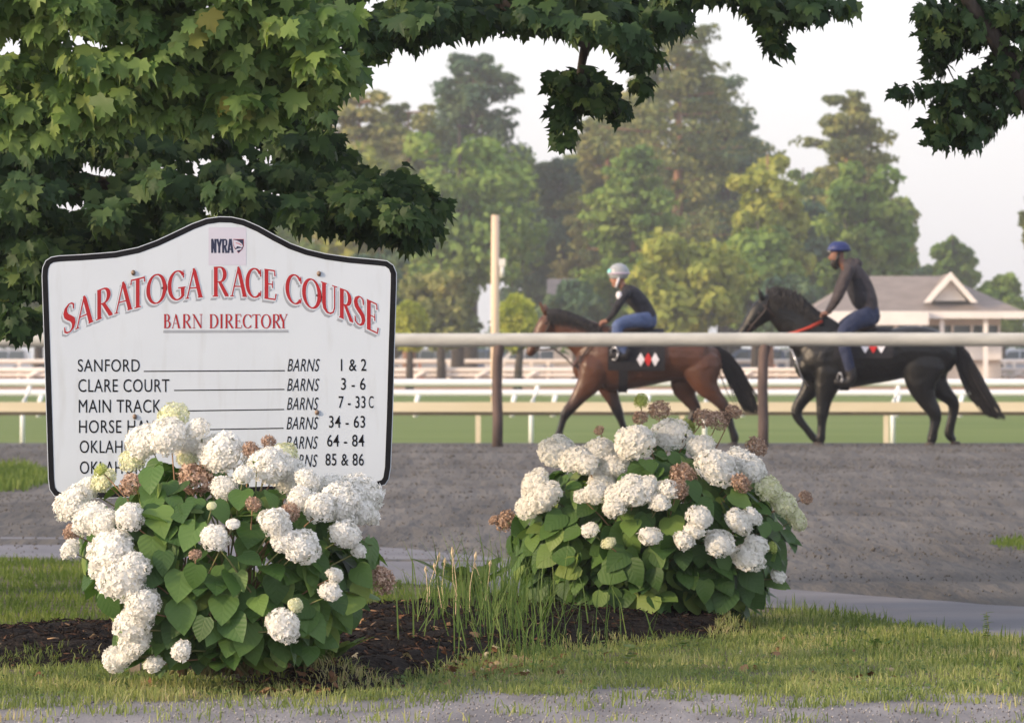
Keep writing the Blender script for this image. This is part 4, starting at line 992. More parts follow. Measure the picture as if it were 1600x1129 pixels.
def sprig(px, py, h, n, s, label, seed, name='weed_sprig'):
    r = np.random.default_rng(seed); x, y = G(px, py, 0.02); z = surfz(x, y); root = empty(name, (x, y, z), label, 'plant')
    mb = MB(); mb.tube([(0, 0, 0), (0.01, 0, h*.5), (0, 0, h)], [0.003, 0.002, 0.001], 5); mb.build('stem', M['stem'], root, True)
    for i in range(n):
        a = i*2.4; zz = h*(0.15+0.85*i/n); dirv = Vector((math.cos(a), math.sin(a), 0.4))
        o = bpy.data.objects.new('leaf', hl); col.objects.link(o); o.parent = root
        m_ = Matrix((orient(Vector((-math.cos(a)*.4, -math.sin(a)*.4, 1)), dirv)*s*r.uniform(.7, 1.1)).tolist()).to_4x4(); m_.translation = Vector((0, 0, zz)); o.matrix_local = m_
sprig(1541, 1005, 0.13, 14, 0.035, 'single upright leafy weed standing against the paved path', 3)
sprig(985, 1035, 0.07, 7, 0.05, 'low green seedling on the mulch by the second bush', 4)
sprig(1068, 1012, 0.05, 6, 0.05, 'yellowish seedling at the edge of the mulch', 5)
for i, (px, py) in enumerate([(340, 1062), (365, 1056), (392, 1058), (418, 1062), (380, 1068)]):
    sprig(px, py, 0.06, 9, 0.035, ['clover sprig beside the lowest bloom', 'clover sprig second in the row under the bush', 'clover sprig in the middle of the clover patch', 'clover sprig nearest the dandelion', 'clover sprig lowest in the clover patch'][i], 20+i, 'clover_sprig')
# fallen leaves
ms = []; r = np.random.default_rng(77)
for k in range(260):
    if k < 130: px, py = r.normal(760, 60), r.normal(1050, 12)
    elif k < 180: px, py = r.normal(470, 50), r.normal(1086, 8)
    else: px, py = r.uniform(0, 1600), r.uniform(1010, 1085)
    x, y = G(px, min(py, 1092)); s = r.uniform(0.012, 0.04)
    ms.append(((x, y, surfz(x, y)+0.015), np.array(rot_rand(r, .5))*s))
hv, ht = maple_base(0.9, 0.5, 0.6)
tag(link_mesh('leaf_litter', scatter('leaf_litter', hv, ht, ms, M['litter']), None), 'dry brown leaves scattered where the mulch meets the grass', 'leaf litter', kind='stuff')

ms = []; r = np.random.default_rng(78)
while len(ms) < 3200:
    x, y = r.uniform(-2.6, 3.2), r.uniform(16.6, 21.5)
    if p_front(x, y) <= 0.05 or nz2(x+3, y, 4.0) < 0.55: continue
    ms.append(((x, y, 0.022 + r.uniform(0, .02)), orient((r.normal(0, .5), -.3, 1), r.normal(0, 1, 3))*r.uniform(0.008, 0.022)))
tag(link_mesh('ground_cover', scatter('ground_cover', hb[0][0], hb[0][1], ms, M['weed']), None), 'tiny clover leaves mixed through the short verge grass', 'ground cover', kind='stuff')

# ------------------------------------------------------------------ fences
def fence_tubular():
    d = 60.0; zb = gz(d); root = empty('track_fence', (0, d, zb), 'grey round top rail on dark rusty posts between sign and horses', 'fence')
    zt = P(0, 531, d).z - zb; k = d/F
    mb = MB(); mb.tube([(x, 0, zt+0.006*math.sin(x*0.4)) for x in np.linspace(-14, 14, 29)], 0.082, 14); mb.build('rail', M['rail'], root, True)
    for px in (-470, -56, 362, 777, 1192, 1612, 2030):
        x = (px-800)*k; mb = MB(); rr_ = random.Random(px)
        mb.tube([(x, 0.0, -0.1), (x+.006, 0, 0.3), (x-.004, 0, 0.7), (x+0.004, 0, zt-0.20), (x+0.02, 0, zt-0.09), (x+0.02, 0, zt-0.05)], [0.063, 0.061, 0.060, 0.060, 0.066, 0.060], 12)
        mb.build('post', M['rustpost'], root, True)
fence_tubular()
def fence_beige():
    d = 90.0; zb = gz(d); root = empty('low_fence', (0, d, zb), 'low beige board rail on tan posts between the horses and the turf', 'fence')
    k = d/F; z1 = P(0, 628, d).z-zb; z0 = P(0, 643, d).z-zb; z2 = P(0, 648.5, d).z-zb
    mb = MB(); mb.box(-22, 22, -0.03, 0.10, z0, z1); mb.build('rail', M['beige'], root)
    mb = MB(); mb.box(-22, 22, 0.0, 0.08, z2, z0-0.002); mb.build('underside_strip', M['darkstrip'], root)  # dark strip set below the rail for its dark lower edge
    for px in (-530, -211, 109, 428, 747, 1066, 1385, 1704):
        x = (px-800)*k; mb = MB(); mb.box(x-.045, x+.045, 0.005, 0.075, -0.1, z2-0.002); mb.build('post', M['beige'], root)
fence_beige()
def goose(d, root, xs, zt, rad, mat, lean, base=-0.1, name='post'):
    for x in xs:
        mb = MB(); mb.tube([(x, 0, base), (x, 0, zt*0.55), (x+lean*0.25, 0.05, zt*0.72), (x+lean*0.7, 0.14, zt*0.88), (x+lean, 0.2, zt)], rad, 8); mb.build(name, mat, root, True)
def fence_white(name, d, pyc, rad, pxs, lean, label, mat, prad, extra=None, depth=0.2, x=60):
    zb = gz(d); root = empty(name, (0, d, zb), label, 'fence'); zt = P(0, pyc, d).z - zb
    mb = MB(); mb.tube([(q, depth, zt) for q in np.linspace(-x, x, 13)], rad, 12); mb.build('rail', mat, root, True)
    if extra:
        z2 = P(0, extra[0], d).z - zb; mb = MB(); mb.tube([(q, depth, z2) for q in np.linspace(-x, x, 13)], extra[1], 10); mb.build('rail', mat, root, True)
    goose(d, root, [(p-800)*d/F for p in pxs], zt-rad*0.5, prad, mat, lean)
fence_white('turf_fence', 96.0, 598, 0.072, [-250, 35, 300, 566, 830, 1101, 1395, 1680], 0.13, 'white running rail on goosenecked white posts nearest the low beige fence', M['white'], 0.045, x=30)
fence_white('turf_fence', 147.0, 614, 0.095, [-150, 60, 420, 560, 649, 800, 864, 1010, 1160, 1401, 1500], 0.10, 'second white running rail set lower across the turf', M['white'], 0.07, x=40)
fence_white('distant_fence', 285.0, 564.5, 0.13, [-60, 30, 560, 638, 702, 718, 787, 831, 857, 900, 960, 1180, 1213, 1230, 1330, 1484, 1545, 1570, 1585, 1640], 0.0, 'distant cream rail on sunlit posts across the far track', M['warmwhite'], 0.12, extra=None, x=80)
fence_white('distant_fence', 240.0, 578, 0.12, [-40, 45, 650, 746, 825, 1090, 1160, 1262, 1500, 1580], 0.5, 'lower distant double rail with curved post tops on the far track', M['warmwhite'], 0.10, extra=(586, 0.09), x=80)

# utility pole
d = 150.0; zb = gz(d); k = d/F
pole = empty('utility_pole', ((773.5-800)*k, d, zb), 'tall pale wooden pole with a small box rising behind the fence', 'pole')
mb = MB(); mb.tube([(0, 0, -0.1), (0, 0, 2.5), (0.01, 0, P(0, 336, d).z-zb)], [0.13, 0.125, 0.115], 14); mb.build('pole_shaft', M['pole'], pole, True)
mb = MB(); z1 = P(0, 404, d).z-zb; mb.box(0.11, 0.30, -0.1, 0.1, z1-0.22, z1); mb.build('box', M['trim'], pole)
mb = MB(); mb.tube([(0.2, -0.02, z1-0.55), (0.2, -0.02, z1-0.22)], 0.07, 10); mb.build('cylinder_meter', M['trim'], pole, True)

# ------------------------------------------------------------------ pavilion
def pavilion():
    d = 236.0; zb = gz(d); k = d/F; X = lambda px: (px-1430)*k
    Z = lambda py: P(0, py, d).z - zb
    root = empty('pavilion', ((1430-800)*k, d, zb), 'low cream pavilion with grey hipped roof and small gable behind the black horse', 'building')
    ze = Z(487); zf = Z(497.5); zr = Z(429); L, R_ = X(1262), X(1598); dep = 8.0
    # hipped roof
    v = [(L, -1.0, ze), (R_, -1.0, ze), (R_, dep, ze), (L, dep, ze), (X(1352), dep/2-.5, zr), (X(1484), dep/2-.5, zr)]
    v += [(x, y, z-0.05) for x, y, z in v[:4]]
    rf = mesh_obj('roof', v, [(0, 1, 5, 4), (1, 2, 5), (2, 3, 4, 5), (3, 0, 4), (6, 9, 8, 7)], M['roof'], root)
    # front gable
    gl, gr, gp = X(1446), X(1521), X(1483.5); zg = Z(470); y0 = -0.6
    mesh_obj('gable_roof', [(gl, y0-.25, zg), (gp, y0-.25, zr+.05), (gr, y0-.25, zg), (gl, 3.4, zg), (gp, 3.4, zr+.05), (gr, 3.4, zg)], [(0, 1, 4, 3), (1, 2, 5, 4)], M['roof'], rf)
    mesh_obj('gable_wall', [(gl+.35, y0+.3, zg), (gr-.35, y0+.3, zg), (gp, y0+.3, zr-.25)], [(0, 1, 2)], M['trim'], root)
    for s, xa in ((1, gl), (-1, gr)):
        w = 0.26
        vs = [(xa-.12*s, y0-.3, zg-.08), (gp, y0-.3, zr+.10), (gp, y0-.3, zr+.10-w*1.3), (xa+.16*s, y0-.3, zg-.08)]
        vs += [(x, y0+.25, z) for x, y, z in vs]
        mesh_obj('rake_board', vs, [(0, 1, 2, 3), (4, 7, 6, 5), (0, 4, 5, 1), (2, 6, 7, 3), (0, 3, 7, 4), (1, 5, 6, 2)], M['trim'], root)
    mb = MB(); mb.box(L, R_, -1.06, -0.94, zf, ze+0.01); mb.box(L, L+.1, -.93, dep, zf, ze+.01); mb.box(R_-.1, R_, -.93, dep, zf, ze+.01); mb.build('fascia', M['trim'], root)
    # projecting porch beam on the sunny end
    mb = MB(); mb.box(X(1272), X(1447), -1.5, -1.07, Z(508), ze-0.02); mb.build('porch_beam', M['trim'], root)
    zc = zf-0.004
    mb = MB(); mb.box(X(1290), X(1566), 0.6, dep-1, 0, Z(561)); mb.box(X(1290), X(1566), 0.6, dep-1, Z(508), zc); mb.build('wall', M['wall'], root)
    mb = MB(); mb.box(X(1292), X(1564), 1.2, dep-1.2, Z(561), Z(508)); mb.build('window', M['glass'], root)
    for px in (1300, 1330, 1360, 1400, 1440, 1490, 1520, 1563):
        mb = MB(); mb.box(X(px)-.06, X(px)+.06, 0.55, 0.7, Z(561), Z(508)); mb.build('mullion', M['trim'], root)
    mb = MB(); mb.box(X(1430), X(1566), 0.2, 0.59, Z(562), Z(541)); mb.build('low_wall', M['trim'], root)
    for px in (1290, 1345, 1398, 1470, 1538):
        mb = MB(); mb.box(X(px)-.10, X(px)+.10, -0.75, -0.55, 0, zc); mb.build('column', M['trim'], root)
pavilion()

# ------------------------------------------------------------------ parked cars
def car(px, d, mat, label, proto=None):
    zb = gz(d); loc = ((px-800)/F*d, d, zb)
    root = empty('parked_car', loc, label, 'car', 'vehicles parked beyond the far track')
    prof = [(-2.35, 0.35), (-2.4, 0.8), (-2.25, 1.0), (-1.35, 1.12), (-0.75, 1.68), (-0.5, 1.76), (1.7, 1.78), (2.15, 1.6), (2.35, 1.0), (2.38, 0.4)]
    n = len(prof); vs = [(x, -0.9 + (0.12 if z > 1.2 else 0), z) for x, z in prof] + [(x, 0.9 - (0.12 if z > 1.2 else 0), z) for x, z in prof]
    mesh_obj('body', vs, [tuple(range(n)), tuple(range(n, 2*n))[::-1]] + [(i, i+n, (i+1) % n+n, (i+1) % n) for i in range(n)], mat, root)
    for (a, b_) in ((-0.95, 0.0), (0.08, 0.95), (1.03, 1.95)):
        sl = 0.35 if a < -0.5 else 0.03
        mesh_obj('window', [(a, -0.93, 1.15), (b_, -0.93, 1.15), (b_, -0.80, 1.62), (a+sl, -0.80, 1.62)], [(0, 1, 2, 3)], M['glass'], root)
    for x in (-1.45, 1.5):
        mb = MB(); mb.tube([(x, -0.92, 0.36), (x, -0.7, 0.36)], 0.36, 16); mb.build('wheel', M['tyre'], root)
        mb = MB(); mb.tube([(x, 0.7, 0.36), (x, 0.92, 0.36)], 0.36, 16); mb.build('wheel', M['tyre'], root)
cars = [(-10, 318, 'carsilver', 'silver car parked at the far side, glimpsed beside the edge of the sign'), (655, 316, 'carsilver', 'pale silver car parked behind the rails next to the sign'),
        (735, 322, 'carblue', 'dark blue car parked between the silver one and the pole'), (818, 315, 'carwhite', 'white car parked just past the pole'),
        (905, 324, 'carsilver', 'silver car parked behind the neck of the brown horse'), (1170, 318, 'carblue', 'dark blue car parked behind the second fence post'),
        (1225, 326, 'carsilver', 'silver car parked ahead of the black horse'), (1590, 318, 'carsilver', 'silver car parked beside the pavilion')]
for px, d, m_, lb in cars: car(px, d, M[m_], lb)
for px, lb in ((656, 'orange cone in front of the pale silver car'), (1212, 'orange cone ahead of the black horse')):
    d = 300; mb = MB(); mb.tube([(0, 0, 0.03), (0, 0, 1.0)], [0.22, 0.04], 10); mb.box(-.3, .3, -.3, .3, 0, 0.03)
    o = mb.build('traffic_cone', M['orange']); o.location = ((px-800)/F*d, d, gz(d)); tag(o, lb, 'cone', 'orange cones on the far track')

# ------------------------------------------------------------------ background trees
def quads_cloud(centers, radii, per, size, r, flat=1.0):
    Vs = []
    n = len(centers)*per
    C = np.repeat(np.array(centers), per, axis=0); Rr = np.repeat(np.array(radii), per, axis=0)
    v = r.normal(0, 1, (n, 3)); v /= np.linalg.norm(v, axis=1)[:, None]; rad = r.uniform(0.3, 1, n)**0.5
    Pn = C + v*Rr*rad[:, None]
    nrm = v + r.normal(0, 0.6, (n, 3)) + np.array([0, 0, 0.5]); nrm /= np.linalg.norm(nrm, axis=1)[:, None]
    t = np.cross(nrm, r.normal(0, 1, (n, 3))); t /= np.linalg.norm(t, axis=1)[:, None]; b = np.cross(nrm, t)
    s = r.uniform(*size, n)[:, None]
    V = np.stack([Pn - t*s, Pn + b*s*0.6, Pn + t*s, Pn - b*s*0.6 + nrm*s*0.2], 1).reshape(-1, 3)
    T = np.array([(0, 1, 2, 3)])[None] + (np.arange(n)*4)[:, None, None]
    return V, T.reshape(-1, 4)
def tree(name, label, px, ytop, hw, ybot, d, mat, kind, seed, group='trees beyond the race track', trunkmat='bark', dens=1.0):
    r = np.random.default_rng(seed); zb = gz(d); k = d/F
    x0 = (px-800)*k; H = P(0, ytop, d).z - zb; W = hw*k; hb_ = max(0.3, P(0, ybot, d).z - zb)
    root = empty(name, (x0, d, zb), label, 'tree', group)
    mb = MB(); lean = r.uniform(-.3, .3); tr = 0.10+0.014*H
    mb.tube([(0, 0, -0.2), (lean*.3, 0, H*.3), (lean, 0, H*.65), (lean*.5, 0, H*.95)], [tr*1.3, tr, tr*.6, tr*.12], 9)
    cs = []; rs = []
    if kind == 'round':
        n = int(64*dens) if hw > 62 else 110
        for i in range(n):
            v = r.normal(0, 1, 3); v /= np.linalg.norm(v); q = r.uniform(0.35, 0.92)
            zc = (H+hb_)/2; hz = (H-hb_)/2
            wz = 1.0 if v[2] < 0 else 1.0
            cs.append((v[0]*W*q*.88, v[1]*W*q*.8, zc+v[2]*hz*q*.92)); s = W*(r.uniform(.17, .36) if hw > 62 else r.uniform(.12, .30)); rs.append((s, s, s*.72))
            if i % 4 == 0: mb.tube([(lean*.4, 0, hb_+(H-hb_)*.15), tuple(cs[-1])], [tr*.35, tr*.08], 5)
        per = 95
    elif kind == 'pine':
        z = hb_
        while z < H-0.4:
            t = (z-hb_)/(H-hb_); wr = W*1.12*(1.0-t)**0.40*(0.80+.20*math.sin(t*17+seed)) + W*.12
            nb = 8 if t < .85 else 5
            for j in range(nb):
                a = r.uniform(0, 6.283); L = wr*r.uniform(.55, 1.05)
                for f in (.45, .8, 1.0):
                    if f < .6 and r.random() < .3: continue
                    cs.append((lean*.5+math.cos(a)*L*f, math.sin(a)*L*f, z+L*.10*f+r.normal(0, .2))); s = max(.45, wr*.30)*r.uniform(.7, 1.3); rs.append((s, s, s*.42))
                mb.tube([(lean*.5, 0, z), (lean*.5+math.cos(a)*L, math.sin(a)*L, z+L*.08)], [tr*.22, tr*.05], 4)
            z += max(0.55, H*.042)*r.uniform(.7, 1.3)
        per = int(46*dens)
    mb.build('trunk', M[trunkmat], root, True)
    V, T = quads_cloud(cs, rs, per, (0.15, 0.36) if kind == 'round' else (0.12, 0.28), r)
    o = link_mesh('crown', arr_mesh('crown', V, T, mat), None, root); o["kind"] = "stuff"
    return root
TREES = [
 ('pine_tree', 'rusty olive pine standing just beyond the tip of the maple branch', 560, 130, 95, 420, 300, T_RUST, 'pine', 'pinebark'),
 ('pine_tree', 'dark blue-green pine with a flat ragged top above the round green tree', 735, 82, 105, 400, 320, T_BLUE, 'pine', 'bark'),
 ('pine_tree', 'shorter olive pine between the rusty one and the dark flat-topped one', 640, 150, 80, 420, 310, T_OLIVE, 'pine', 'pinebark'),
 ('broadleaf_tree', 'large rounded bright green tree directly behind the wooden pole', 715, 172, 150, 520, 270, T_GREEN, 'round', 'bark'),
 ('broadleaf_tree', 'yellow-green tree half hidden by the maple above the end of the sign', 560, 200, 95, 500, 285, T_YELLOW, 'round', 'bark'),
 ('pine_tree', 'tallest olive pine with open tiers reaching above all the others', 1055, 20, 135, 480, 310, T_OLIVE, 'pine', 'pinebark'),
 ('pine_tree', 'dark pine crowding behind the tallest pine', 1130, 110, 110, 480, 330, T_BLUE, 'pine', 'bark'),
 ('pine_tree', 'dark narrow pine in the dip between round tree and tallest pine', 880, 240, 75, 500, 325, T_BLUE, 'pine', 'bark'),
 ('pine_tree', 'rusty slender pine at the foot of the tallest pine', 945, 150, 70, 470, 315, T_RUST, 'pine', 'pinebark'),
 ('pine_tree', 'layered pine with broken top standing clear against the sky', 1328, 130, 88, 500, 300, T_OLIVE, 'pine', 'pinebark'),
 ('pine_tree', 'soft green pine directly above the first rider', 985, 232, 85, 540, 280, T_GREEN, 'pine', 'pinebark'),
 ('broadleaf_tree', 'yellow-green tree showing a bare orange limb above the black horse', 1200, 222, 80, 500, 270, T_YELLOW, 'round', 'pinebark'),
 ('broadleaf_tree', 'deep green tree below the layered pine behind the second rider', 1350, 235, 85, 520, 275, T_GREEN, 'round', 'bark'),
 ('broadleaf_tree', 'dark blue-green tree filling the gap over the black horse neck', 1270, 290, 75, 520, 285, T_BLUE, 'round', 'bark'),
 ('broadleaf_tree', 'wide bushy olive tree between the two riders', 1068, 362, 115, 545, 245, T_YELLOW, 'round', 'bark'),
 ('broadleaf_tree', 'dark green tree behind the bushy olive one', 1180, 330, 80, 540, 262, T_GREEN, 'round', 'bark'),
 ('broadleaf_tree', 'small pale tree standing alone over the pavilion gable', 1485, 352, 48, 520, 330, T_GREEN, 'round', 'bark'),
 ('broadleaf_tree', 'low green tree behind the pavilion end', 1565, 420, 50, 545, 300, T_GREEN, 'round', 'bark'),
 ('broadleaf_tree', 'low hazy tree between lone tree and pavilion roof', 1430, 400, 50, 540, 310, T_BLUE, 'round', 'bark'),
 ('broadleaf_tree', 'yellowish tree cut by the picture edge above the pavilion', 1640, 250, 52, 500, 260, T_OLIVE, 'round', 'bark'),
 ('broadleaf_tree', 'lime green sapling between the wooden pole and the brown horse', 808, 455, 32, 552, 200, T_LIME, 'round', 'bark'),
 ('broadleaf_tree', 'dark blue-green bush behind the head of the brown horse', 900, 432, 62, 555, 250, T_BLUE, 'round', 'bark'),
 ('broadleaf_tree', 'brownish bush just left of the wooden pole', 690, 400, 68, 555, 240, T_OLIVE, 'round', 'bark'),
 ('broadleaf_tree', 'dark bush behind the upper corner of the sign', 590, 380, 80, 555, 250, T_BLUE, 'round', 'bark'),
 ('broadleaf_tree', 'small lime bush peeping past the upright edge of the sign', 640, 470, 26, 552, 215, T_LIME, 'round', 'bark'),
 ('broadleaf_tree', 'green tree behind the sign glimpsed under the maple', 400, 300, 120, 540, 290, T_GREEN, 'round', 'bark'),
 ('broadleaf_tree', 'green tree behind the maple at the outer edge of the sign', 60, 330, 130, 545, 290, T_GREEN, 'round', 'bark'),
 ('broadleaf_tree', 'dull green tree hidden mostly by the board itself', 220, 330, 120, 545, 295, T_BLUE, 'round', 'bark'),
 ('pine_tree', 'hazy pine in the far rank between rusty and flat-topped pines', 620, 185, 95, 480, 335, T_OLIVE, 'pine', 'bark'),
 ('broadleaf_tree', 'far green tree filling the shoulder of the round green tree', 800, 205, 80, 480, 335, T_GREEN, 'round', 'bark'),
 ('broadleaf_tree', 'far olive tree low in the dip before the tallest pine', 868, 265, 80, 500, 338, T_OLIVE, 'round', 'bark'),
 ('pine_tree', 'far pine hugging the sunny flank of the tallest pine', 990, 120, 90, 480, 336, T_RUST, 'pine', 'pinebark'),
 ('broadleaf_tree', 'far yellow tree seen through the lower tiers of the tallest pine', 1030, 250, 90, 500, 334, T_YELLOW, 'round', 'bark'),
 ('pine_tree', 'far pine on the shaded flank of the tallest pine', 1150, 185, 85, 480, 338, T_OLIVE, 'pine', 'bark'),
 ('broadleaf_tree', 'far yellow-green tree closing the gap behind the pendant maple spray', 905, 215, 85, 500, 333, T_YELLOW, 'round', 'bark'),
 ('broadleaf_tree', 'far green tree between yellow-green tree and layered pine', 1255, 245, 65, 500, 336, T_GREEN, 'round', 'bark'),
 ('broadleaf_tree', 'far green tree at the foot of the layered pine', 1390, 270, 52, 500, 322, T_GREEN, 'round', 'bark'),
 ('broadleaf_tree', 'blue-green thicket behind the black horse', 1240, 420, 60, 555, 255, T_BLUE, 'round', 'bark'),
]
for i, (nm, lb, px, yt, hw, yb, d, mt_, kd, tb) in enumerate(TREES):
    tree(nm, lb, px, yt, hw, yb, d, mt_, kd, 200+i, trunkmat=tb)
# bare sunlit limb of the yellow-green tree
# far tree line that closes the horizon
cs = []; rs = []; r = np.random.default_rng(9)
for x in np.arange(-260, 260, 3.2):
    h = 4.0+2.2*math.sin(x*.21)+r.uniform(-1, 1.2); cs.append((x, 420+r.uniform(-8, 8), h*.55)); rs.append((3.4, 3, h*.62))
V, T = quads_cloud(cs, rs, 170, (0.3, 0.6), r)
tag(link_mesh('distant_woods', arr_mesh('distant_woods', V, T, T_BLUE), None), 'low hazy wood closing the horizon behind everything', 'woods', kind='stuff')
# far house roof glimpsed above the brown horse
hs = empty('far_house', ((902-800)/F*290, 290, gz(290)), 'small blue-grey house roof glimpsed between bushes above the brown horse', 'building')
mb = MB(); mb.box(-1.3, 1.3, 0, 4, 0, 4.5); mb.build('wall', M['wall'], hs)
mesh_obj('roof', [(-1.7, -.4, 4.6), (1.7, -.4, 4.6), (1.7, 4.4, 4.6), (-1.7, 4.4, 4.6), (-1.7, 2, 5.7), (1.7, 2, 5.7)], [(0, 1, 5, 4), (2, 3, 4, 5), (0, 4, 3), (1, 2, 5)], M['roof'], hs)

# ------------------------------------------------------------------ horses and riders
HD = 61.5; HZ = gz(HD); KS = HD/F
def coat(name, base, leg, zk, z0, sheen=0.45):
    """coat colour with dark points: the lower legs and muzzle stay dark"""
    m, nt, b = nodes(name); tc = N(nt, "ShaderNodeTexCoord"); sp = N(nt, "ShaderNodeSeparateXYZ"); nt.links.new(tc.outputs["Object"], sp.inputs[0])
    nz = N(nt, "ShaderNodeTexNoise"); nz.inputs["Scale"].default_value = 5; nt.links.new(tc.outputs["Object"], nz.inputs[0])
    ad = N(nt, "ShaderNodeMath", operation='MULTIPLY_ADD'); ad.inputs[1].default_value = 0.10; nt.links.new(nz.outputs[0], ad.inputs[0]); nt.links.new(sp.outputs["Z"], ad.inputs[2])
    mr = N(nt, "ShaderNodeMapRange"); mr.inputs[1].default_value = z0; mr.inputs[2].default_value = zk; nt.links.new(ad.outputs[0], mr.inputs[0])
    mx = N(nt, "ShaderNodeMix"); mx.data_type = 'RGBA'; mx.inputs[6].default_value = (*leg, 1)
    r_ = ramp(nt, [(0.3, tuple(c*0.8 for c in base)), (0.7, base)]); nt.links.new(nz.outputs[0], r_.inputs[0]); nt.links.new(r_.outputs[0], mx.inputs[7]); nt.links.new(mr.outputs[0], mx.inputs[0])
    nt.links.new(mx.outputs[2], b.inputs["Base Color"]); b.inputs["Roughness"].default_value = sheen; b.inputs["Specular IOR Level"].default_value = 0.35
    n2 = N(nt, "ShaderNodeTexNoise"); n2.inputs["Scale"].default_value = 4.5; n2.inputs["Detail"].default_value = 3; n2.inputs["Distortion"].default_value = 0.6; nt.links.new(tc.outputs["Object"], n2.inputs[0])
    bp = N(nt, "ShaderNodeBump"); bp.inputs["Strength"].default_value = 0.7; bp.inputs["Distance"].default_value = 0.045; nt.links.new(n2.outputs[0], bp.inputs["Height"]); nt.links.new(bp.outputs[0], b.inputs["Normal"])
    return m
M['bay'] = coat("bay_coat", (0.090, 0.036, 0.019), (0.010, 0.008, 0.008), 0.66, 0.44, 0.38)
M['blackcoat'] = coat("black_coat", (0.004, 0.004, 0.004), (0.003, 0.003, 0.003), 0.6, 0.4, 0.42)
M['hair'] = surf("dark_hair", (0.008, 0.007, 0.008), (0.016, 0.014, 0.014), scale=30, rough=0.6)
M['cloth'] = surf("black_cloth", (0.012, 0.012, 0.016), (0.018, 0.018, 0.022), scale=40, rough=0.9)
M['patchwhite'] = surf("patch_white", (0.72, 0.70, 0.74), (0.76, 0.74, 0.78), scale=30, rough=0.8)
M['patchred'] = surf("patch_red", (0.50, 0.02, 0.02), (0.55, 0.03, 0.03), scale=30, rough=0.8)
M['leather'] = surf("leather", (0.02, 0.014, 0.012), (0.035, 0.022, 0.018), scale=30, rough=0.5)
M['redrein'] = surf("red_rein", (0.50, 0.05, 0.02), (0.42, 0.04, 0.02), scale=30, rough=0.6)
M['steel'] = surf("steel", (0.55, 0.56, 0.60), (0.65, 0.66, 0.70), scale=30, rough=0.3, metal=0.7)
M['hoof'] = surf("hoof", (0.05, 0.04, 0.035), (0.08, 0.065, 0.055), scale=20, rough=0.6)
M['jeans'] = surf("blue_jeans", (0.055, 0.085, 0.185), (0.09, 0.125, 0.24), scale=9, rough=0.9, bump=1.0, bscale=9, bdist=0.05)
M['darkjeans'] = surf("dark_jeans", (0.018, 0.026, 0.062), (0.030, 0.040, 0.085), scale=9, rough=0.9, bump=1.0, bscale=9, bdist=0.05)
M['blackshirt'] = surf("black_shirt", (0.010, 0.011, 0.016), (0.018, 0.018, 0.026), scale=9, rough=0.8, bump=1.0, bscale=9, bdist=0.05)
M['hoodie'] = surf("grey_hoodie", (0.040, 0.034, 0.038), (0.060, 0.050, 0.054), scale=9, rough=0.9, bump=1.0, bscale=9, bdist=0.05)
M['vest'] = surf("dark_vest", (0.012, 0.012, 0.018), (0.020, 0.020, 0.028), scale=9, rough=0.8, bump=1.0, bscale=9, bdist=0.05)
M['skin'] = surf("skin", (0.26, 0.125, 0.080), (0.30, 0.15, 0.10), scale=20, rough=0.6)
M['skindark'] = surf("skin_dark", (0.16, 0.075, 0.050), (0.20, 0.095, 0.065), scale=20, rough=0.6)
M['helmetgrey'] = surf("helmet_grey", (0.27, 0.29, 0.31), (0.33, 0.35, 0.37), scale=30, rough=0.35)
M['helmetband'] = surf("helmet_band", (0.46, 0.38, 0.46), (0.52, 0.44, 0.52), scale=30, rough=0.5)
M['helmetblue'] = surf("helmet_blue", (0.012, 0.022, 0.11), (0.018, 0.032, 0.14), scale=30, rough=0.5)
M['teal'] = surf("teal_lens", (0.20, 0.62, 0.60), (0.30, 0.70, 0.66), scale=30, rough=0.2)
M['goggle'] = surf("goggle_lens", (0.35, 0.38, 0.42), (0.48, 0.50, 0.55), scale=30, rough=0.2)
M['boot'] = surf("boot", (0.014, 0.013, 0.014), (0.022, 0.020, 0.020), scale=20, rough=0.45)

def local(x0):
    """picture pixels at the horses' distance -> local metres (x, z) about the horse's foot point"""
    def L(px, py): return ((px-x0)*KS, CAMZ-(py-HY)*KS-HZ)
    return L
def lim(mb, L, pts, y, n=16):
    out = []
    for p in pts:
        px, py, a = p[0], p[1], p[2]; b = p[3] if len(p) > 3 else a*0.9; yy = p[4] if len(p) > 4 else y
        x, z = L(px, py); out.append((x, z, yy, a*KS, b*KS))
    mb.loft(out, n)
def curve_tube(mb, L, pts, rad, n=6):
    mb.tube([(L(p[0], p[1])[0], p[2], L(p[0], p[1])[1]) for p in pts], rad, n)

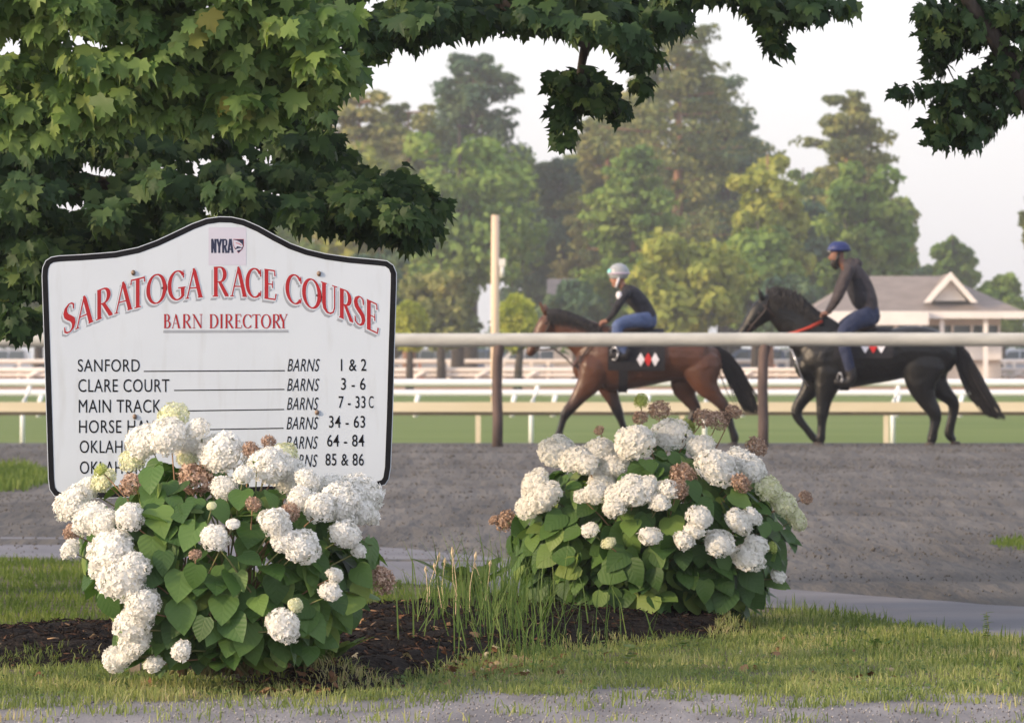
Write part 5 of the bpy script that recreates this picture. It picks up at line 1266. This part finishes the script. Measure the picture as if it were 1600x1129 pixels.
def horse(x0, label, parts, mat, name='horse'):
    L = local(x0); root = empty(name, ((x0-800)*KS, HD, HZ), label, 'horse')
    mb = MB()
    for pts, y in parts['body']: lim(mb, L, pts, y, 20)
    body = mb.remesh('body', mat, root, 0.014, 5)
    for pts, y in parts['legs_hoof']:
        x, z = L(*pts); hm = MB()
        n = 12; vs = []
        for zz, rr_, sh in ((max(z-0.045, 0.0), 0.062, -.012), (z+0.02, 0.046, 0.0)):
            for k in range(n): vs.append((x+sh+rr_*1.1*math.cos(k*2*math.pi/n), y+rr_*math.sin(k*2*math.pi/n), zz))
        hm.add(vs, [tuple(range(n))[::-1], tuple(range(n, 2*n))] + [(i, (i+1) % n, (i+1) % n+n, i+n) for i in range(n)]); hm.build('hoof', M['hoof'], root, True)
    # mane: short locks falling from the crest
    r = random.Random(x0); hm = MB()
    cr = parts['crest']
    for i in range(320):
        t = r.random()*(len(cr)-1); j = min(int(t), len(cr)-2); f = t-j
        px = cr[j][0]*(1-f)+cr[j+1][0]*f; py = cr[j][1]*(1-f)+cr[j+1][1]*f
        x, z = L(px, py); ln = parts['manelen']*r.uniform(.5, 1.1)*KS; s = -1 if r.random() < .7 else 1
        up = parts.get('maneup', 0)*KS*r.uniform(0, 1)
        hm.tube([(x, s*0.01, z-.02), (x+r.uniform(-.02, .03), s*0.05, z+.01+up), (x+r.uniform(-.02, .05), s*0.115, z-ln*.5+up*.5), (x+r.uniform(-.02, .06), s*0.135, z-ln)], [.010, .011, .008, .002], 4)
    hm.build('mane', M['hair'], root)
    # tail: a bundle of tapering strands
    hm = MB(); tl_p = parts['tail']
    for i in range(300):
        u = r.gauss(0, .55); w = r.uniform(-1, 1); e = r.uniform(.72, 1.0); pts = []; rad = []
        m_ = len(tl_p)
        for j, (px, py, hw) in enumerate(tl_p):
            if j/(m_-1) > e: break
            g2 = j/(m_-1); x, z = L(px + u*hw*(1+.5*g2) + r.uniform(-1, 1)*(.5+3.5*g2*g2), py + u*hw*.35 + r.uniform(-1, 1)*(.5+5*g2*g2)); pts.append((x, w*hw*KS*.6, z)); rad.append(0.008*(1-j/m_)+0.003)
        if len(pts) > 1: rad[-1] = 0.002; hm.tube(pts, rad, 4)
    hm.build('tail', M['hair'], root)
    for s in (-1, 1):
        x, z = L(*parts['eye']); em = MB(); em.ball((x, s*parts['eyey'], z), (.018, .01, .016), 10, 6); em.build('eye', M['leather'], root, True)
    return root, L

# bay horse
bay = {
 'body': [([(915, 578, 24, 20), (926, 570, 37, 27), (946, 565, 45, 33), (976, 563, 46, 36), (1010, 560, 43, 38), (1045, 558, 38, 37), (1072, 558, 37, 35), (1096, 562, 36, 33), (1108, 564, 25, 24)], 0),
          ([(955, 545, 34, 22), (928, 537, 34, 18), (904, 522, 28, 14), (884, 511, 24, 12), (866, 503, 19, 11)], 0),
          ([(864, 498, 15, 10), (856, 508, 17, 11), (847, 520, 14, 9.5), (839, 533, 10, 8), (832, 545, 8.5, 7.5), (828, 551, 7, 7)], 0),
          ([(851, 488, 4, 3), (847, 479, 3.4, 3), (842.5, 471, 1.2, 1.5)], -0.06), ([(855, 488, 4, 3), (853, 480, 3.4, 3), (850, 473, 1.2, 1.5)], 0.06),
          ([(930, 575, 26, 15), (920, 598, 20, 12), (907, 616, 13.5, 9), (895, 632, 10, 8), (886, 643, 8.8, 8), (880, 655, 6, 6), (875, 671, 5.5, 5.5), (872, 681, 6.8, 6.5), (867, 689, 5.5, 5.5)], -0.15),
          ([(945, 585, 22, 13), (950, 605, 16, 10), (959, 626, 10.5, 8), (966, 643, 8.5, 8), (971, 657, 6, 6), (977, 673, 5.5, 5.5), (981, 682, 6.8, 6.5), (984, 690, 5.5, 5.5)], 0.15),
          ([(1078, 575, 30, 15), (1070, 603, 22, 13), (1077, 622, 13, 10), (1087, 638, 9.5, 8), (1082, 653, 7, 6.5), (1073, 672, 6, 6), (1069, 683, 7, 6.5), (1064, 690, 5.5, 5.5)], 0.15),
          ([(1096, 575, 33, 16), (1102, 600, 21, 14), (1116, 618, 12.5, 10), (1130, 634, 9.5, 8), (1137, 650, 7, 6.5), (1143, 670, 6, 6), (1147, 682, 7, 6.5), (1147, 690, 5.5, 5.5)], -0.15)],
 'legs_hoof': [((863, 692), -0.15), ((984, 693), 0.15), ((1061, 693), 0.15), ((1145, 693), -0.15)],
 'crest': [(856, 485), (868, 484), (884, 488), (902, 495), (925, 506), (946, 515)], 'manelen': 22,
 'tail': [(1117, 540, 5), (1128, 550, 9), (1140, 572, 11), (1152, 595, 11.5), (1163, 618, 11), (1172, 642, 9), (1180, 668, 4)],
 'eye': (853, 505), 'eyey': 0.082}
b_root, LB = horse(1000, 'bay horse with black legs and diamond cloth walking behind the rail', bay, M['bay'])
blk = {
 'body': [([(1260, 575, 22, 20), (1270, 569, 38, 28), (1288, 563, 46, 33), (1320, 561, 46, 36), (1355, 558, 43, 38), (1390, 555, 40, 37), (1420, 549, 40, 36), (1450, 551, 39, 34), (1470, 556, 32, 28)], 0),
          ([(1296, 545, 42, 24), (1268, 524, 40, 19), (1243, 503, 32, 15), (1221, 486, 25, 13), (1206, 477, 19, 11)], 0),
          ([(1203, 474, 16, 10), (1191, 486, 18.5, 11), (1179, 498, 15.5, 10), (1168, 511, 11, 8), (1160, 522, 9, 7.5), (1155, 529, 7.5, 7)], 0),
          ([(1190, 466, 4.6, 3), (1187, 457, 4, 3), (1184, 449, 1.4, 1.5)], -0.06), ([(1200, 464, 4.6, 3), (1200, 455, 4.2, 3), (1199, 446, 1.4, 1.5)], 0.06),
          ([(1278, 585, 24, 14), (1268, 606, 16, 11), (1255, 624, 11, 9), (1246, 641, 9.3, 8), (1249, 654, 7.5, 7), (1260, 668, 6, 6), (1270, 681, 6.3, 6), (1276, 688, 5.5, 5.5)], 0.15),
          ([(1297, 582, 28, 15), (1290, 606, 19, 12), (1286, 627, 12.5, 9), (1284, 646, 9.8, 8), (1283, 660, 7.3, 6.5), (1282, 676, 7, 6.5), (1281, 684, 8, 7), (1280, 690, 6.5, 6)], -0.15),
          ([(1440, 572, 36, 17), (1438, 600, 24, 15), (1446, 623, 15.5, 11), (1458, 643, 11.5, 9), (1460, 656, 9, 7.5), (1457, 672, 7.5, 7), (1455, 683, 8.3, 7), (1453, 690, 6.8, 6)], -0.15),
          ([(1456, 572, 32, 16), (1462, 597, 22, 14), (1478, 615, 13.5, 11), (1491, 629, 10, 9), (1491, 645, 8, 7), (1487, 663, 7.5, 6.5), (1485, 678, 8, 7), (1491, 687, 5.8, 5.5)], 0.15)],
 'legs_hoof': [((1280, 691), 0.15), ((1279, 693), -0.15), ((1452, 693), -0.15), ((1495, 692), 0.15)],
 'crest': [(1203, 458), (1216, 457), (1232, 461), (1248, 469), (1262, 481), (1276, 495), (1290, 507)], 'manelen': 24, 'maneup': 9,
 'tail': [(1487, 528, 5), (1499, 548, 10), (1511, 575, 12), (1523, 602, 12.5), (1536, 628, 13), (1552, 650, 11), (1572, 673, 6)],
 'eye': (1186, 489), 'eyey': 0.086}
k_root, LK = horse(1370, 'black horse with a bushy mane and red reins following the bay horse', blk, M['blackcoat'])

def conform(L, x0, x1, y0, y1, half_, cz, rz, root, name, mat, out=0.012, nx=12, ny=12):
    """cloth draped on the barrel: follows an ellipse cross-section on both sides"""
    vs = []; nxp = nx+1
    for j in range(ny*2+1):
        a = -1+j/ny   # -1 near edge .. 1 far edge
        for i in range(nxp):
            px = x0+(x1-x0)*i/nx
            yend = y1
            th = a*math.acos(max(-1, min(1, -(yend-cz)/rz*1.0))) if False else a
            zc = (yend-cz)/rz; ang_end = math.acos(max(-1, min(1, -zc)))  # angle from the top
            ang = a*ang_end
            x, z = L(px, cz - rz*math.cos(ang))
            vs.append((x, math.sin(ang)*(half_*KS+out), z + out*math.cos(ang)))
    fs = [(j*nxp+i, j*nxp+i+1, (j+1)*nxp+i+1, (j+1)*nxp+i) for j in range(ny*2) for i in range(nx)]
    o = mesh_obj(name, vs, fs, mat, root, True)
    return o
def diamond(L, px, py, hw, hh_, root, mat, half_, cz, rz):
    vs = []
    for (a, b_) in ((px-hw, py), (px, py-hh_), (px+hw, py), (px, py+hh_)):
        zc = (b_-cz)/rz; ang = math.acos(max(-1, min(1, -zc))); x, z = L(a, b_); vs.append((x, -(half_*KS+0.024)*math.sin(ang)-0.004, z))
    o = mesh_obj('diamond_patch', vs, [(0, 1, 2, 3)], mat, root)
cl = conform(LB, 949, 1037, 515, 578, 39.5, 562, 47.5, b_root, 'saddle_cloth', M['cloth'])
for px, m_ in ((1000, 'patchwhite'), (1011.5, 'patchred'), (1022.5, 'patchwhite')): diamond(LB, px, 561.5, 6.3, 10.8, cl, M[m_], 39.5, 562, 47.5)
cl2 = conform(LK, 1300, 1392, 512, 560, 39.5, 560, 47, k_root, 'saddle_cloth', M['cloth'])
for px, m_ in ((1349, 'patchwhite'), (1361.5, 'patchred'), (1374, 'patchwhite')): diamond(LK, px, 541, 6.5, 11, cl2, M[m_], 39.5, 560, 47)
g_ = conform(LB, 966, 980, 515, 611, 38.5, 563, 48.5, b_root, 'girth', M['cloth'], 0.016, 2, 14)
g_ = conform(LK, 1312, 1326, 513, 608, 38.5, 561, 48, k_root, 'girth', M['cloth'], 0.016, 2, 14)
# saddles
for L, x, root in ((LB, 985, b_root), (LK, 1338, k_root)):
    mb = MB(); lim(mb, L, [(x-32, 514, 5, 14), (x-15, 514, 5, 18), (x+8, 515, 5, 20), (x+28, 511, 5, 18)], 0); mb.remesh('saddle', M['leather'], root, 0.012, 3)
# bridles and reins
def bridle(L, pts_list, root, mat='leather', name='bridle', rad=0.012):
    mb = MB()
    for pts in pts_list: curve_tube(mb, L, pts, rad, 6)
    return mb.build(name, M[mat], root, True)
for s in (-1, 1):
    bridle(LB, [[(862, 487, s*.07), (858, 508, s*.105), (845, 535, s*.085), (836, 546, s*.07)], [(836, 527, s*.0), (841, 531, s*.08), (848, 536, s*.06), (850, 540, 0)], [(851, 492, 0), (858, 500, s*.10), (868, 515, s*.06), (869, 519, 0)]], b_root)
    bridle(LB, [[(836, 547, s*.075), (866, 545, s*.12), (885, 560, s*.15), (897, 573, s*.15), (918, 545, s*.20), (941, 508, s*.10)]], b_root, name='rein')
    bridle(LK, [[(1204, 462, s*.07), (1194, 486, s*.108), (1175, 508, s*.095), (1165, 522, s*.075)], [(1166, 500, 0), (1170, 506, s*.09), (1181, 514, s*.06)], [(1186, 470, 0), (1196, 480, s*.10), (1212, 496, s*.07), (1214, 502, 0)]], k_root)
    bridle(LK, [[(1166, 523, s*.08), (1200, 527, s*.15), (1240, 520, s*.23), (1265, 511, s*.22), (1283, 502, s*.12)]], k_root, 'redrein', 'rein', 0.021)
mb = MB(); curve_tube(mb, LB, [(905, 555, -.20), (908, 575, -.17), (903, 582, -.1)], .01); curve_tube(mb, LB, [(899, 568, -.13), (906, 583, -.13), (912, 596, -.14)], .01); mb.build('breast_strap', M['leather'], b_root, True)
mb = MB(); curve_tube(mb, LK, [(1236, 545, -.1), (1243, 565, -.14), (1252, 590, -.12), (1262, 603, -.05)], .01); mb.build('breast_strap', M['steel'], k_root, True)

def rider(root_name, label, x0, z0px, cfg):
    L0 = local(x0); xr, zr = L0(x0, z0px)
    root = empty(root_name, ((x0-800)*KS, HD, HZ+zr), label, 'rider')
    L = lambda px, py: (L0(px, py)[0], L0(px, py)[1]-zr)
    # body: head, neck, trunk, hands, legs as one skin-coloured figure
    mb = MB()
    hx, hy, hr = cfg['head']
    x, z = L(hx, hy); mb.ball((x, 0, z), (hr*KS*.92, hr*KS*.78, hr*KS*1.12), 18, 14)
    lim(mb, L, [(hx-hr*.25, hy+hr*.45, hr*.72, hr*.6), (hx-hr*.38, hy+hr*.95, hr*.5, hr*.42)], 0)     # jaw
    x2, z2 = L(hx-hr*.98, hy+hr*.28); mb.ball((x2, 0, z2), (.018, .016, .026), 8, 6)                  # nose
    lim(mb, L, cfg['neck'], 0)
    lim(mb, L, [(p[0], p[1], p[2]*.8, p[3]*.8) for p in cfg['torso']], 0)
    for s in (-1, 1):
        lim(mb, L, [(p[0], p[1], p[2]*.72, p[2]*.72, s*abs(p[3])) for p in cfg['arm']], 0)
        wx, wy, _, wyd = cfg['arm'][-1]; yy = s*abs(wyd)
        lim(mb, L, [(wx, wy, 3.6, 3.0, yy), (wx-5, wy+2.5, 4.0, 3.2, yy), (wx-8, wy+4, 3.4, 3.2, yy)], 0)
        for f in range(4):
            fy = yy + (f-1.5)*0.020; bx_ = wx-8; bz = wy+3+f*.3
            lim(mb, L, [(bx_, bz, 1.5, 1.3, fy), (bx_-3.2-.3*(f == 1), bz+1.2, 1.4, 1.2, fy), (bx_-3.4, bz+4, 1.3, 1.2, fy), (bx_-1, bz+5, 1.1, 1.1, fy)], 0, 8)
        lim(mb, L, [(wx-4, wy+1, 1.6, 1.4, yy-s*.02), (wx-8, wy-.4, 1.4, 1.3, yy-s*.035), (wx-11, wy+1.5, 1.1, 1.1, yy-s*.035)], 0, 8)
        lim(mb, L, [(p[0], p[1], p[2]*.8, p[2]*.8, s*abs(p[3])) for p in cfg['leg']], 0)
    mb.remesh('body', M[cfg['skin']], root, 0.0075, 2)
    mb = MB(); lim(mb, L, cfg['torso'], 0)
    for s in (-1, 1): lim(mb, L, [(p[0], p[1], p[2], p[2], s*abs(p[3])) for p in cfg['arm']], 0)
    if 'hood' in cfg:
        for h in cfg['hood']: x, z = L(h[0], h[1]); mb.ball((x, 0, z), (h[2]*KS, h[2]*KS*1.2, h[3]*KS), 12, 9)
    mb.remesh('jacket', M[cfg['top']], root, 0.010, 3)
    mb = MB()
    for s in (-1, 1): lim(mb, L, [(p[0], p[1], p[2], p[2], s*abs(p[3])) for p in cfg['leg']], 0)
    lim(mb, L, cfg['seat'], 0)
    mb.remesh('jeans', M[cfg['jeans']], root, 0.010, 3)
    for s in (-1, 1):
        mb = MB(); lim(mb, L, [(p[0], p[1], p[2], p[2]*.85, s*abs(p[3])) for p in cfg['boot']], 0); mb.remesh('boot', M['boot'], root, 0.009, 2)
        sx, sy, sr = cfg['stirrup']; yy = s*abs(cfg['boot'][0][3]); mb = MB(); x, z = L(sx, sy)
        c = [(x+math.cos(a)*sr*KS*cfg.get('sk', .5), yy-.055*math.cos(a*0)*0 - s*0.0 + (-0.06 if s < 0 else .06)*0 + math.sin(a)*0.0 + s*0.055*math.sin(a+1.2), z+math.sin(a)*sr*KS) for a in [k*2*math.pi/14 for k in range(15)]]
        mb.tube(c, 0.012, 6); mb.build('stirrup', M['steel'], root, True)
    # helmet
    ex, ey, ew, eh = cfg['helmet']; x, z = L(ex, ey); mb = MB()
    mb.ball((x, 0, z), (ew*KS, ew*KS*.82, eh*KS), 22, 14, zmin=cfg['hz'])
    hm = mb.build('helmet', M[cfg['hmat']], root, True)
    mb = MB(); mb.tube([(x+ew*KS*1.02*math.cos(a), ew*KS*.86*math.sin(a), z-eh*KS*.08) for a in [k*2*math.pi/24 for k in range(25)]], cfg['bandr'], 8); mb.build('helmet_band', M[cfg['band']], root, True)
    gx_, gz__, gw, gh = cfg['goggles']; x, z = L(gx_, gz__); mb = MB(); mb.ball((x, 0, z), (gw*KS, .075, gh*KS), 14, 9); mb.build('goggles', M[cfg['gmat']], root, True)
    mb = MB()
    for s in (-1, 1): curve_tube(mb, L, [(hx+2, hy-4, s*hr*KS*.82), (hx-1, hy+hr*.55, s*hr*KS*.80), (hx-hr*.3, hy+hr*1.25, s*.04)], cfg['strapr'])
    mb.build('chin_strap', M[cfg['strap']], root, True)
    return root, L
r1, L1 = rider('person', 'rider in black shirt and blue jeans crouching on the bay horse', 990, 516, dict(
    head=(966, 434, 11.5), neck=[(977, 452, 6.5, 6), (971, 444, 6, 6), (967, 438, 6, 6)],
    torso=[(1016, 494, 11, 17), (1008, 484, 13.5, 17), (998, 472, 15, 18), (988, 461, 14.5, 20), (981, 454, 11, 19), (976, 450, 7, 10)],
    arm=[(979, 457, 7.5, .20), (969, 471, 6.6, .24), (962, 484, 5.6, .22), (954, 495, 4.8, .14), (949, 501, 4, .09)],
    leg=[(1012, 500, 13, .12), (992, 501, 11.5, .24), (972, 505, 10, .32), (964, 512, 9, .345), (965, 528, 8.5, .35), (972, 544, 7, .345), (976, 552, 6.5, .34)],
    seat=[(1018, 493, 9, 15), (1014, 502, 13, 17), (1006, 506, 11, 16)], boot=[(977, 548, 7.2, .345), (975, 555, 6.5, .345), (966, 556, 5.6, .345), (955, 554, 4.6, .345)],
    stirrup=(959, 552, 10), sk=0.55, helmet=(967, 426, 16, 15), hz=-0.62, hmat='helmetgrey', band='helmetband', bandr=0.012, goggles=(953, 424.5, 4, 4.8), gmat='teal',
    strap='patchwhite', strapr=0.016, skin='skin', top='blackshirt', jeans='jeans'))
mb = MB(); x, z = L1(966.5, 462); mb.ball((x, -0.262, z), (.036, .012, .05), 12, 8); mb.build('white_patch', M['patchwhite'], r1, True)
r2, L2 = rider('person', 'rider in grey hooded top and blue helmet on the black horse', 1345, 512, dict(
    head=(1308, 399, 12), neck=[(1321, 417, 8, 8), (1314, 408, 7, 7), (1309, 402, 7, 7)],
    torso=[(1359, 486, 14, 18), (1354, 470, 17.5, 18), (1345, 449, 19, 20), (1335, 429, 17, 22), (1327, 417, 12, 20), (1320, 411, 7, 10)],
    arm=[(1326, 421, 9, .22), (1317, 442, 8, .26), (1309, 462, 7, .25), (1300, 478, 5.6, .17), (1293, 488, 4.5, .10)],
    leg=[(1358, 494, 16, .12), (1340, 500, 14.5, .24), (1322, 511, 12, .33), (1315, 524, 10.5, .36), (1317, 545, 9.5, .365), (1323, 567, 8.5, .36), (1326, 582, 7.5, .355)],
    seat=[(1362, 484, 12, 17), (1360, 494, 16, 18), (1352, 500, 13, 17)], boot=[(1326, 578, 8.6, .36), (1327, 591, 8.2, .36), (1318, 597, 6.6, .36), (1304, 596, 5, .36)],
    stirrup=(1309, 591, 9), sk=0.35, helmet=(1311, 389, 17.5, 12.5), hz=-0.35, hmat='helmetblue', band='helmetblue', bandr=0.012, goggles=(1297, 390.5, 4, 4), gmat='goggle',
    strap='boot', strapr=0.018, skin='skindark', top='hoodie', jeans='darkjeans', hood=[(1339, 412, 9, 9), (1330, 410, 9, 8)]))
mb = MB(); lim(mb, L2, [(1303, 407, 6, 7), (1304, 413, 6.5, 7), (1307, 417, 5, 6)], 0); mb.remesh('beard', M['hair'], r2, 0.009, 2)
# dark vest over the hooded top
mb = MB(); lim(mb, L2, [(1349, 470, 18.2, 19), (1343, 452, 20, 21), (1337, 436, 18.4, 22)], 0); mb.remesh('vest', M['vest'], r2, 0.011, 3)

# ------------------------------------------------------------------ haze
mb = MB(); mb.box(-700, 700, -70, 3400, -1.6, 34)
mh, nt, b = nodes("haze_air"); nt.nodes.remove(b)
pv = N(nt, "ShaderNodeVolumePrincipled"); pv.inputs["Color"].default_value = (0.86, 0.88, 0.95, 1); pv.inputs["Density"].default_value = 0.00042; pv.inputs["Anisotropy"].default_value = 0.2
nt.links.new(pv.outputs[0], nt.nodes["Material Output"].inputs["Volume"])
hz = mb.build('haze', mh); tag(hz, 'thin pale morning haze over the whole race track', 'haze', kind='stuff')
print("SCENE BUILT", len(bpy.data.objects))
